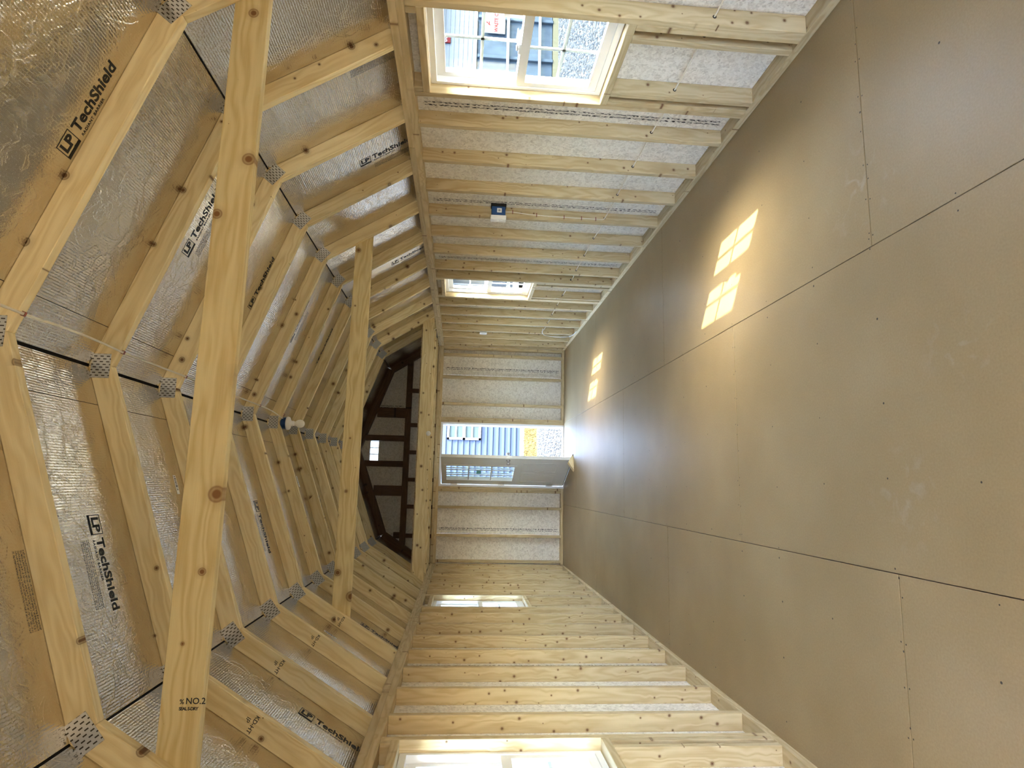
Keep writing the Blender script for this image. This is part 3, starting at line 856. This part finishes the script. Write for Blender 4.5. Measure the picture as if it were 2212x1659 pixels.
put('sweep', mesh_from_bm('sweep', box_bm(.01, LW - .01, .008, LT - .008, -.012, .001), DARK), leaf)

# ================================================================== THINGS
# ---------------------------------------------------------------- roof trusses
ui = DP * math.hypot(1, S1); li = DP * math.hypot(1, S2)
zb = ZP
# corner points of the right half, relative to (CX, ., ZP)
Po, Ko = Vector((0, PEAK - zb)), Vector((KX, KZ - zb))
Pi = Vector((0, PEAK - ui - zb))
xk = ((KZ - li + S2 * KX) - (PEAK - ui)) / (S2 - S1)
Ki = Vector((xk, PEAK - ui - S1 * xk - zb))
xe = 1.702
Eo = Vector((xe, KZ - S2 * (xe - KX) - zb)); Eb = Vector((xe, 0))
Ei = Vector((KX + (KZ - li - zb) / S2, 0))
def chord(name, pts, a, b):
    """pts: world-ish (x, z) outline; local x from a to b, local z = outward normal"""
    d = (b - a).normalized(); nrm = Vector((-d.y, d.x))
    if nrm.y < 0: nrm = -nrm
    loc = [((p - a).dot(d), (p - a).dot(nrm)) for p in pts]
    me = mesh_from_bm(name, prism_bm(loc, 0, TH, bevel=.002), PINE)
    x3 = Vector((d.x, 0, d.y)); z3 = Vector((nrm.x, 0, nrm.y)); y3 = z3.cross(x3)
    Mx = Matrix((x3, y3, z3)).transposed().to_4x4(); Mx.translation = Vector((a.x, 0 if y3.y > 0 else TH, a.y))
    return me, Mx
def mir(v): return Vector((-v.x, v.y))
CHORDS = []
g_ = .0006
for s in (1, -1):
    f = (lambda v: v) if s > 0 else mir
    e = Vector((g_, 0))
    CHORDS.append(('upper_rafter', *chord('upper_rafter', [f(Po + e), f(Ko), f(Ki), f(Pi + e)], f(Po), f(Ko))))
    CHORDS.append(('lower_rafter', *chord('lower_rafter', [f(Ko + Vector((0, -g_))), f(Eo), f(Eb), f(Ei), f(Ki + Vector((0, -g_)))], f(Ko), f(Eo))))
plate_me = mesh_from_bm('gusset_plate', box_bm(-.052, .052, -.0013, 0, -.0385, .0385), GALV)
PLATES = []
a_kn = math.atan2((Ko - Ki).x, (Ko - Ki).y)
for (p, rot) in (((0, PEAK - .050 - zb), 0), (((Ko + Ki) / 2).to_tuple(), a_kn), (((mir(Ko) + mir(Ki)) / 2).to_tuple(), -a_kn)):
    PLATES.append(Matrix.Translation((p[0], 0, p[1])) @ Matrix.Rotation(rot, 4, 'Y'))
ORD = ['first', 'second', 'third', 'fourth', 'fifth', 'sixth', 'seventh', 'eighth', 'ninth', 'tenth', 'eleventh']
EXTRA = {0: 'nearest the camera', 1: 'just beyond the first wide tie', 4: 'in front of the second tie', 5: 'with the bulb under its peak',
         9: 'above the loft', 8: 'next to the loft header', 10: 'last before the dark gable'}
def stamp_mesh():
    bm = bmesh.new()
    text_bm('KD-HT', .024, .0004, bm=bm, dx=0, dy=.034)
    text_bm('IP', .026, .0002, bm=bm, dx=.022, dy=.006)
    return plain_mesh('grade_stamp', bm, INK)
STAMP = stamp_mesh()
first = None
for n in range(-1, 10):
    T = T0 + T_STEP * n
    r = empty('roof_truss', (CX, T, ZP))
    k = n + 1
    lab = 'knotty pine gambrel roof truss, %s from the camera end' % ORD[k] + (', ' + EXTRA[k] if k in EXTRA else '')
    tag(r, lab, 'truss', 'row of gambrel roof trusses')
    for nm, me, Mx in CHORDS:
        c = put(nm, me, r, Mx)
        if nm == 'lower_rafter' and Mx.translation.x < 0 and k in (1, 2, 3, 4, 5):
            d = .30 + .05 * math.sin(k * 2.1)
            # stamp on the near face: local y of this chord points to the room's +y or -y
            yv3 = Mx.to_3x3().col[1].y
            yl = -.0005 if yv3 > 0 else TH + .0005
            lx = Vector((0, 0, 1)); ly = Vector((1, 0, 0)) if yv3 > 0 else Vector((-1, 0, 0))
            if lx.cross(ly).y * (1 if yv3 > 0 else -1) > 0: ly = -ly
            Ms = Matrix((lx, ly, lx.cross(ly))).transposed().to_4x4(); Ms.translation = Vector((d, yl, -.082))
            put('grade_stamp', STAMP, c, Ms)
    for Mx in PLATES: put('gusset_plate', plate_me, r, Mx)
    for Mx in PLATES: put('gusset_plate', plate_me, r, Matrix.Translation((0, TH + .0014, 0)) @ Mx)

# ---------------------------------------------------------------- wide ties across the roof
def tie(name, y0, za, zb_, label, stamp=False):
    zc, w = (za + zb_) / 2, zb_ - za
    # end cuts follow the roof slope
    def xlim(z, s): return CX + s * (KX + (KZ - z) / S2 - .010)
    r = empty(name, (CX, y0, za))
    tag(r, label, 'beam', 'wide ties across the roof')
    poly = [(xlim(za, -1) - CX, 0), (xlim(za, 1) - CX, 0), (xlim(zb_, 1) - CX, w), (xlim(zb_, -1) - CX, w)]
    me = mesh_from_bm('tie_board', prism_bm([(x, z - w / 2) for x, z in poly], 0, TH, bevel=.002), TIEW)
    b = put('tie_board', me, r, Matrix.Translation((0, 0, w / 2)))
    if stamp:
        bm = bmesh.new(); text_bm('NO.2', .026, .0004, bm=bm, dx=.018, dy=.022); text_bm('%', .02, .0004, bm=bm, dx=0, dy=.022)
        text_bm('SEAL S-DRY', .013, .0006, bm=bm, dx=0, dy=.004, spacing=.85)
        Ms = frame3((0, 0, -1), (1, 0, 0), (-.905 - CX, -.0006, 2.392 - za))
        # reads with its top to the picture's top
        Ms = frame3((1, 0, 0), (0, 0, 1), (-.915 - CX, -.0006, 2.345 - za))
        Ms = frame3((0, 0, -1), (1, 0, 0), (-.912 - CX, -.0006, 2.395 - za))
        put('grade_stamp', plain_mesh('grade_stamp', bm, INK), r, Ms)
    return r
tie('collar_tie', 2.1145, 2.328, 2.452, 'wide clear pine tie crossing the roof nearest the camera, with a grade stamp', True)
tie('collar_tie', 4.5535, 2.285, 2.412, 'wide pine tie crossing the roof midway, behind the fifth truss')

# ---------------------------------------------------------------- loft over the far end
loft = empty('loft_platform', (CX, 7.6, ZP))
tag(loft, 'pine loft platform with a deep header resting on the far wall plates', 'loft')
def joist(y, nm):
    h = .140
    xl = lambda z, s: s * (KX + (KZ - z) / S2 - .004)
    poly = [(xl(ZP, -1) + .09, -h / 2), (xl(ZP, 1) - .09, -h / 2), (xl(ZP, 1) - .05, -h / 2 + .05), (xl(ZP + h, 1) - .01, h / 2), (xl(ZP + h, -1) + .01, h / 2), (xl(ZP, -1) + .05, -h / 2 + .05)]
    me = mesh_from_bm(nm, prism_bm(poly, 0, TH, bevel=.002), PINE)
    put(nm, me, loft, Matrix.Translation((0, y - 7.6, h / 2 + .0005)))
joist(7.602, 'header'); joist(8.213, 'joist'); joist(8.823, 'joist')
for i, (ya, yb) in enumerate(((7.645, 8.45), (8.452, 9.225))):
    put('deck_panel', mesh_from_bm('deck_panel', box_bm(-1.50, 1.50, ya - 7.6, yb - 7.6, .1412, .157), PLAIN_OSB), loft)

# ---------------------------------------------------------------- bulb holder under the ridge
bl = empty('ceiling_lamp', (0.262, 5.185, 2.86))
tag(bl, 'bare globe bulb in a white lampholder hanging under the ridge', 'lamp')
put('junction_box', mesh_from_bm('junction_box', cyl_bm(.050, .048, .133, .175, 10), BLUE), bl)
put('base', mesh_from_bm('base', lathe_bm([(.054, .133), (.056, .126), (.052, .112), (.034, .104), (.022, .098), (.021, .078), (.017, .070)]), WHITE, True), bl)
put('bulb', mesh_from_bm('bulb', lathe_bm([(.0155, .074), (.017, .064), (.024, .055), (.031, .042), (.034, .027), (.032, .012), (.024, -.001), (.012, -.008), (.001, -.010)], 28), BULB, True), bl)

# ---------------------------------------------------------------- ridge cable
rc = empty('ridge_cable', (.328, 2.0, 3.01))
tag(rc, 'cream electrical cable stapled along the undersides of the rafters by the ridge', 'cable')
pts = []
def zcab(x): return z_in(x) - .007
yy = 1.2; TS = [T0 + T_STEP * n + TH / 2 for n in range(-2, 5)]
xs_ = {}
for i, t in enumerate(TS):
    x = .328 if i < 6 else .300
    pts.append((x, t - .03, zcab(x))); pts.append((x, t + .03, zcab(x)))
    if i < len(TS) - 1:
        for q in (.25, .5, .75):
            xx = x + (.300 - .328) * (q if i == 5 else 0)
            pts.append((xx + .004 * math.sin(q * math.pi) * (1 if i % 2 else -1), t + .03 + (T_STEP - .06) * q, zcab(xx) - .010 * math.sin(math.pi * q)))
pts += [(.29, 5.16, 3.012), (.275, 5.18, 3.018)]
L0 = Vector(rc.location)
put('sheath', mesh_from_bm('sheath', tube_bm([Vector(p) - L0 for p in pts], .0048, 8, sy=.6), CABLE, True), rc)
for t in TS:
    put('staple', mesh_from_bm('staple', (lambda b: (box_bm(-.008, -.0055, -.004, .004, -.004, .012, b), box_bm(.0055, .008, -.004, .004, -.004, .012, b), box_bm(-.008, .008, -.004, .004, -.0065, -.004, b), b)[-1])(bmesh.new()), STAPLE), rc,
        Matrix.Translation(Vector((.328, t, zcab(.328))) - L0) @ Matrix.Rotation(-math.atan(S1) * -1, 4, 'Y'))

# ---------------------------------------------------------------- wiring on the right wall
SY = 3.325 + GRID * 3
ob = empty('outlet_box', (XR + .03, SY - .03, 1.27))
tag(ob, 'blue plastic outlet box nailed to a stud on the right wall', 'outlet box')
LB = Vector(ob.location)
put('body', mesh_from_bm('body', box_bm(-.038, .036, -.030, .0295, 0, .108, bevel=.004), BLUE), ob)
bm = box_bm(-.072, -.038, -.036, .029, -.006, .114, bevel=.004)
put('face_plate', mesh_from_bm('face_plate', bm, WHITE), ob)
bm = bmesh.new()
for z in (.018, .062): box_bm(-.0755, -.071, -.016, .016, z, z + .030, bm)
put('socket', mesh_from_bm('socket', bm, WHITE), ob)
put('black_back', mesh_from_bm('black_back', box_bm(.036, .0585, -.034, .029, -.006, .114, bevel=.002), DARK), ob)  # plain black block at the back of the box
bm = bmesh.new(); quad(bm, -.016, .020, .03, .066)
for v in bm.verts: v.co = Vector((v.co.x, -.0306, v.co.y))
put('label', plain_mesh('label', bm, LABELW), ob)
bm = bmesh.new()
for i in range(4): quad(bm, -.006, .010, .040 + .0045 * i, .0425 + .0045 * i)
for v in bm.verts: v.co = Vector((v.co.x, -.0312, v.co.y))
put('label_print', plain_mesh('label_print', bm, INK), ob)

wc = empty('wall_cable', (1.92, 4.0, .47))
tag(wc, 'cream cable threaded through holes in the right wall studs', 'cable')
L0 = Vector(wc.location)
pts = [Vector((1.925, -1.2, .47))]
for n in range(-8, 13):
    y = 3.325 + GRID * n + TH / 2
    if y > 8.3: break
    pts.append(Vector((1.920, y, .472))); pts.append(Vector((1.921, y + GRID / 2, .466 + .006 * math.sin(n * 1.7))))
put('sheath', mesh_from_bm('sheath', tube_bm([p - L0 for p in pts], .0042, 8), CABLE, True), wc)
bm = bmesh.new()
for n in range(-8, 12):
    y = 3.325 + GRID * n
    bm_c = cyl_bm(.0095, .0095, -.0008, .0002, 12, bm, Matrix.Translation(Vector((1.920, y, .472)) - L0) @ Matrix.Rotation(math.pi / 2, 4, 'X'))
for y in (2.392, 6.052, 6.69):
    cyl_bm(.0095, .0095, -.0008, .0002, 12, bm, Matrix.Translation(Vector((1.920, y, .472)) - L0) @ Matrix.Rotation(math.pi / 2, 4, 'X'))
h = put('drill_hole', mesh_from_bm('drill_hole', bm, DARK), wc); h['kind'] = 'stuff'

dc = empty('drop_cable', (1.91, SY, 1.27))
tag(dc, 'cream cable stapled down a stud from the blue outlet box', 'cable')
L0 = Vector(dc.location); yq = SY - .0048
pts = [Vector((1.918, yq - .012, 1.268)), Vector((1.927, yq, 1.22)), Vector((1.914, yq, 1.08)), Vector((1.908, yq, .92)), Vector((1.906, yq, .70)), Vector((1.906, yq, .56)), Vector((1.906, yq, .49)), Vector((1.912, yq - .004, .474)), Vector((1.920, yq - .02, .472))]
put('sheath', mesh_from_bm('sheath', tube_bm([p - L0 for p in pts], .0045, 8), CABLE, True), dc)
for (x, z) in ((1.926, 1.21), (1.912, 1.02), (1.907, .80), (1.906, .66), (1.906, .545)):
    bm = bmesh.new(); box_bm(-.014, -.0115, -.006, .0045, -.003, .003, bm); box_bm(.0115, .014, -.006, .0045, -.003, .003, bm); box_bm(-.014, .014, -.008, -.0055, -.003, .003, bm)
    put('staple', mesh_from_bm('staple', bm, STAPLE), dc, Matrix.Translation(Vector((x, yq, z)) - L0))

tg = empty('switch_box', (XR, 8.30, 1.30))
tag(tg, 'small white switch plate near the far end of the right wall', 'switch')
put('plate', mesh_from_bm('plate', box_bm(-.012, .0, -.05, .06, -.05, .05, bevel=.004), WHITE), tg)
put('rocker', mesh_from_bm('rocker', box_bm(-.017, -.012, -.018, .024, -.03, .03, bevel=.002), WHITE), tg)
put('back_box', mesh_from_bm('back_box', box_bm(.0, .055, -.03, .04, -.042, .042, bevel=.003), BLUE), tg)
fcb = empty('loose_cable', (1.9, 8.25, .3))
tag(fcb, 'short loop of white cable hanging low at the far right studs', 'cable')
L0 = Vector(fcb.location)
pts = [Vector(p) - L0 for p in ((1.90, 8.04, .50), (1.868, 8.12, .50), (1.858, 8.22, .46), (1.856, 8.28, .36), (1.858, 8.30, .22), (1.862, 8.27, .10), (1.868, 8.20, .062), (1.874, 8.10, .046), (1.877, 8.02, .0445))]
put('sheath', mesh_from_bm('sheath', tube_bm(pts, .006, 8), WHITE, True), fcb)

# small round disc under the loft header
sd = empty('smoke_alarm', (0.40, 7.55, 1.935))
tag(sd, 'small round white alarm fixed to the loft header above the door', 'alarm')
put('case', mesh_from_bm('case', lathe_bm([(.030, 0), (.030, .012), (.022, .020), (.001, .022)], 20), WHITE, True), sd, Matrix.Translation((0, .0505, .025)) @ Matrix.Rotation(math.pi / 2, 4, 'X'))

# ---------------------------------------------------------------- wedge under the open door
wd = empty('door_wedge', (0.115, 8.43, 0))
tag(wd, 'raw wooden wedge holding the open white door at the floor', 'doorstop')
bm = prism_bm([(-.125, 0), (.125, 0), (.0, .075)], -.035, .035, bevel=.002)
wm = mesh_from_bm('block', bm, PINE)
put('block', wm, wd, Matrix.Rotation(math.radians(20), 4, 'Z'))

# ================================================================== OUTSIDE
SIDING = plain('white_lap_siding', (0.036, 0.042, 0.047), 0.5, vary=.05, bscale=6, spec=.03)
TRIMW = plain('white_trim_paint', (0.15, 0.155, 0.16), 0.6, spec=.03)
SHADE_B = plain('slate_blue_steel', (0.014, 0.021, 0.028), 0.5, 0.0, vary=.35, bscale=7, spec=.03)
RIBM = plain('blue_grey_ribbed_steel', (0.018, 0.027, 0.046), 0.4, 0.0, spec=.12)
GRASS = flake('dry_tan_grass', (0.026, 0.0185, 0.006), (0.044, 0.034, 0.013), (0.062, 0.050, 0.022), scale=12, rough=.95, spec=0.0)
ROOFM = plain('grey_shingle', (0.10, 0.105, 0.11), 0.8, bump=.4, bscale=40)
GL_DK = plain('dark_window_glass', (0.022, 0.032, 0.032), 0.4, spec=.02)

# ribbed steel building seen through the door
rb = empty('steel_building', (1.4, 20.0, GROUND))
tag(rb, 'blue-grey ribbed steel building with a white window beyond the open door', 'building')
bm = bmesh.new(); zc_, hb = 0.0, 3.9; pitch = .19
prof = []
z = 0.0
while z < hb:
    prof += [(0, z), (0, z + pitch * .55), (-.035, z + pitch * .66), (-.035, z + pitch * .89)]; z += pitch
x0b, x1b = -5.5, 2.6
va = [bm.verts.new((x0b, y, z)) for y, z in prof]; vb = [bm.verts.new((x1b, y, z)) for y, z in prof]
for i in range(len(prof) - 1): bm.faces.new((va[i], vb[i], vb[i + 1], va[i + 1]))
box_bm(x0b, x1b, .05, 6, 0, hb, bm)
put('ribbed_wall', mesh_from_bm('ribbed_wall', bm, RIBM), rb)
put('roof', mesh_from_bm('roof', prism_bm([(x0b - .3, hb), (x1b + .3, hb), ((x0b + x1b) / 2, hb + 2.2)], -.4, 6.4), ROOFM), rb)
wx0, wx1, wz0, wz1 = 1.19 - 1.4, 1.74 - 1.4, .93 - GROUND, 2.02 - GROUND
bm = bmesh.new()
for q in ((wx0, wx1, wz0, wz0 + .07), (wx0, wx1, wz1 - .07, wz1), (wx0, wx0 + .07, wz0, wz1), (wx1 - .07, wx1, wz0, wz1),
          (wx0, wx1, (wz0 + wz1) / 2 - .045, (wz0 + wz1) / 2 + .045)):
    box_bm(q[0], q[1], -.09, -.02, q[2], q[3], bm)
for zz in ((wz0 * .74 + wz1 * .26), (wz0 * .26 + wz1 * .74)):
    box_bm(wx0, wx1, -.08, -.03, zz - .025, zz + .025, bm)
wfr = put('window', mesh_from_bm('window', bm, TRIMW), rb)
for i in range(4):
    za = wz0 + (wz1 - wz0) * i / 4; zb3 = wz0 + (wz1 - wz0) * (i + 1) / 4
    put('pane', mesh_from_bm('pane', box_bm(wx0 + .05, wx1 - .05, -.05, -.04, za + .01, zb3 - .01), GL_DK), wfr)
# grass verge
gv = bmesh.new()
rnd = random.Random(3)
for i in range(9000):
    x = rnd.uniform(-1.2, 4.0); y = rnd.uniform(15.4, 18.4); hgt = rnd.uniform(.02, .07); a = rnd.uniform(0, 6.28)
    p = Vector((x, y, GROUND)); d = Vector((math.cos(a), math.sin(a), 0)) * .012
    tip = p + Vector((rnd.uniform(-.03, .03), rnd.uniform(-.03, .03), hgt))
    gv.faces.new([gv.verts.new(q) for q in (p - d, p + d, tip)])
box_bm(-4, 6.2, 15.3, 18.5, GROUND, GROUND + .006, gv)
grass = put('dry_grass', plain_mesh('dry_grass', gv, GRASS)); grass['kind'] = 'stuff'
tag(grass, 'strip of dry tan grass between gravel and the steel building', 'grass')

# white sided shed and dark container beyond the right window
def lap_wall(root, x0, x1, y, z0, z1, face, mat, step=.115):
    """individual lap boards on a wall facing -y ('y') or facing the room side ('x')"""
    z = z0
    while z < z1 - .01:
        h = min(step, z1 - z)
        if face == 'y':
            me = mesh_from_bm('siding_board', prism_bm_lap(x0, x1, h), mat)
            put('siding_board', me, root, Matrix.Translation((0, y, z)))
        else:
            me = mesh_from_bm('siding_board', prism_bm_lap(x0, x1, h), mat)
            put('siding_board', me, root, Matrix.Translation((y, 0, z)) @ Matrix.Rotation(math.pi / 2 * face, 4, 'Z'))
        z += h
def prism_bm_lap(x0, x1, h):
    bm = bmesh.new()
    v = [bm.verts.new(p) for p in ((x0, -.016, 0), (x1, -.016, 0), (x1, -.004, h), (x0, -.004, h), (x0, .02, 0), (x1, .02, 0), (x1, .02, h), (x0, .02, h))]
    for f in ((0, 1, 2, 3), (4, 7, 6, 5), (0, 4, 5, 1), (3, 2, 6, 7), (0, 3, 7, 4), (1, 5, 6, 2)): bm.faces.new([v[i] for i in f])
    return bm
ns = empty('white_shed', (9.6, 13.4, GROUND))
tag(ns, 'white lap-sided shed numbered in red beyond the near right window', 'shed')
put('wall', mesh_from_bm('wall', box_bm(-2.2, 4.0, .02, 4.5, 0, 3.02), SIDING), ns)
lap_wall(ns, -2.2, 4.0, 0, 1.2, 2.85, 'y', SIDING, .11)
put('soffit', mesh_from_bm('soffit', box_bm(-2.5, 4.3, -.35, .0, 2.87, 3.0), plain('beige_soffit', (.12, .11, .085), .7, spec=.03)), ns)
put('roof', mesh_from_bm('roof', prism_bm([(-2.6, 3.0), (4.4, 3.0), (.9, 4.5)], -.4, 4.8), ROOFM), ns)
sg = put('number_sign', mesh_from_bm('number_sign', box_bm(.69, .88, -.05, -.02, 2.50, 2.74), REDINK), ns)
bm = text_bm('66', .175, .004)
put('number', plain_mesh('number', bm, SIGNW), sg, frame3((1, 0, 0), (0, 0, 1), (.695, -.0515, 2.58)))

ds = empty('waste_container', (9.9, 12.5, GROUND))
tag(ds, 'dark slate-blue waste container with white sign beyond the near right window', 'container')
put('body', mesh_from_bm('body', box_bm(-1.9, 1.6, .05, .8, .12, 1.86, bevel=.02), SHADE_B), ds)
for x in (-1.78, -.55, .45, 1.48):
    put('rib', mesh_from_bm('rib', box_bm(x - .04, x + .04, -.02, .06, .12, 1.84, bevel=.008), SHADE_B), ds)
for z in (1.155, .43):
    put('rail', mesh_from_bm('rail', cyl_bm(.032, .032, -1.55, 1.5, 12), TRIMW), ds, Matrix.Translation((0, -.05, z + .0)) @ Matrix.Rotation(math.pi / 2, 4, 'Y'))
put('lip', mesh_from_bm('lip', box_bm(-1.95, 1.65, -.01, .85, 1.86, 1.93, bevel=.01), TRIMW), ds)
put('skid', mesh_from_bm('skid', box_bm(-1.9, 1.6, .0, .7, 0, .12), plain('olive_skid', (.03, .03, .02), .8, spec=.02)), ds)
wsn = put('sign', mesh_from_bm('sign', box_bm(.02, .60, -.035, -.02, 1.23, 1.76, bevel=.006), SIGNW), ds)
bm = text_bm('WASTE C', .112, .0045)
put('sign_text', plain_mesh('sign_text', bm, plain('sign_red', (.045, .002, .0015), .5, spec=.03)), wsn, frame3((1, 0, 0), (0, 0, 1), (.055, -.0362, 1.40)))
bm = bmesh.new()
for tri in (((0, 0), (.10, .05), (.03, .06)), ((.04, .05), (.11, .08), (.09, .12)), ((.06, .02), (.12, .03), (.10, .055))):
    bm.faces.new([bm.verts.new((x, y, 0)) for x, y in tri])
put('sign_emblem', plain_mesh('sign_emblem', bm, bpy.data.materials['sign_red']), wsn, frame3((1, 0, 0), (0, 0, 1), (.20, -.0362, 1.56)))
# loose stones of the gravel yard nearest the right window
st = bmesh.new(); rnd = random.Random(11)
def stone(bm, p, r):
    vs3 = []
    for (x, y, z) in ((1, 0, 0), (-1, 0, 0), (0, 1, 0), (0, -1, 0), (0, 0, .8), (0, 0, -.5)):
        k = r * rnd.uniform(.6, 1.25); vs3.append(bm.verts.new((p[0] + x * k, p[1] + y * k, p[2] + z * k)))
    for f in ((0, 2, 4), (2, 1, 4), (1, 3, 4), (3, 0, 4), (2, 0, 5), (1, 2, 5), (3, 1, 5), (0, 3, 5)): bm.faces.new([vs3[i] for i in f])
for i in range(9000):
    y = rnd.uniform(5.5, 12.35); x = rnd.uniform(.62 * y - .4, 1.0 * y + 1.5)
    stone(st, (x, y, GROUND + .006), rnd.uniform(.018, .05))
for i in range(3500):
    y = rnd.uniform(10.5, 15.2); x = rnd.uniform(-.8, 3)
    stone(st, (x, y, GROUND + .006), rnd.uniform(.015, .045))
stones = put('gravel_stones', mesh_from_bm('gravel_stones', st, plain('grey_stone', (.025, .0275, .0285), .85, vary=.7, bscale=9, spec=0.0))); stones['kind'] = 'stuff'
tag(stones, 'loose pale grey gravel covering the yard outside', 'gravel')

# porch shed beyond the far right window
ps = empty('porch_shed', (6.3, 20.4, GROUND))
tag(ps, 'white porch shed with railings beyond the far right window', 'shed')
put('wall', mesh_from_bm('wall', box_bm(-1.6, 2.4, .9, 4, .2, 3.0), SIDING), ps)
put('deck', mesh_from_bm('deck', box_bm(-1.6, 2.4, -.6, .9, .15, .25), TRIMW), ps)
put('roof', mesh_from_bm('roof', prism_bm([(-1.9, 3.0), (2.7, 3.0), (.4, 4.5)], -.8, 4.3), ROOFM), ps)
for z in (.45, 1.25): put('rail', mesh_from_bm('rail', box_bm(-1.5, 2.3, -.55, -.48, z, z + .06), TRIMW), ps)
bal = mesh_from_bm('baluster', box_bm(-.022, .022, -.53, -.49, .5, 1.25), TRIMW)
x = -1.45
while x < 2.3:
    put('baluster', bal, ps, Matrix.Translation((x, 0, 0))); x += .15
for x in (-1.5, -.2, 1.05, 2.3): put('post', mesh_from_bm('post', box_bm(x - .06, x + .06, -.6, -.48, .25, 3.0), TRIMW), ps)
pw = put('window', mesh_from_bm('window', box_bm(-.5, .6, .86, .9, 1.25, 2.4), TRIMW), ps)
for q in ((-.45, .02, 1.3, 1.8), (.08, .55, 1.3, 1.8), (-.45, .02, 1.86, 2.35), (.08, .55, 1.86, 2.35)):
    put('pane', mesh_from_bm('pane', box_bm(q[0], q[1], .84, .86, q[2], q[3]), GL_DK), pw)

# pale shed beyond the left windows
ls = empty('pale_shed', (-13.5, 9, GROUND))
tag(ls, 'pale lap-sided shed standing beyond the left windows', 'shed')
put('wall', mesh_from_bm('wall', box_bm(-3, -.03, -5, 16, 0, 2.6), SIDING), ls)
z = .2
while z < 2.5:
    me = mesh_from_bm('siding_board', prism_bm_lap(-5, 16, .15), SIDING)
    put('siding_board', me, ls, Matrix.Translation((-.02, 0, z)) @ Matrix.Rotation(math.pi / 2, 4, 'Z')); z += .15
put('roof', mesh_from_bm('roof', prism_bm([(-3.3, 2.6), (.3, 2.6), (-1.5, 3.7)], -5.3, 16.3), ROOFM), ls)
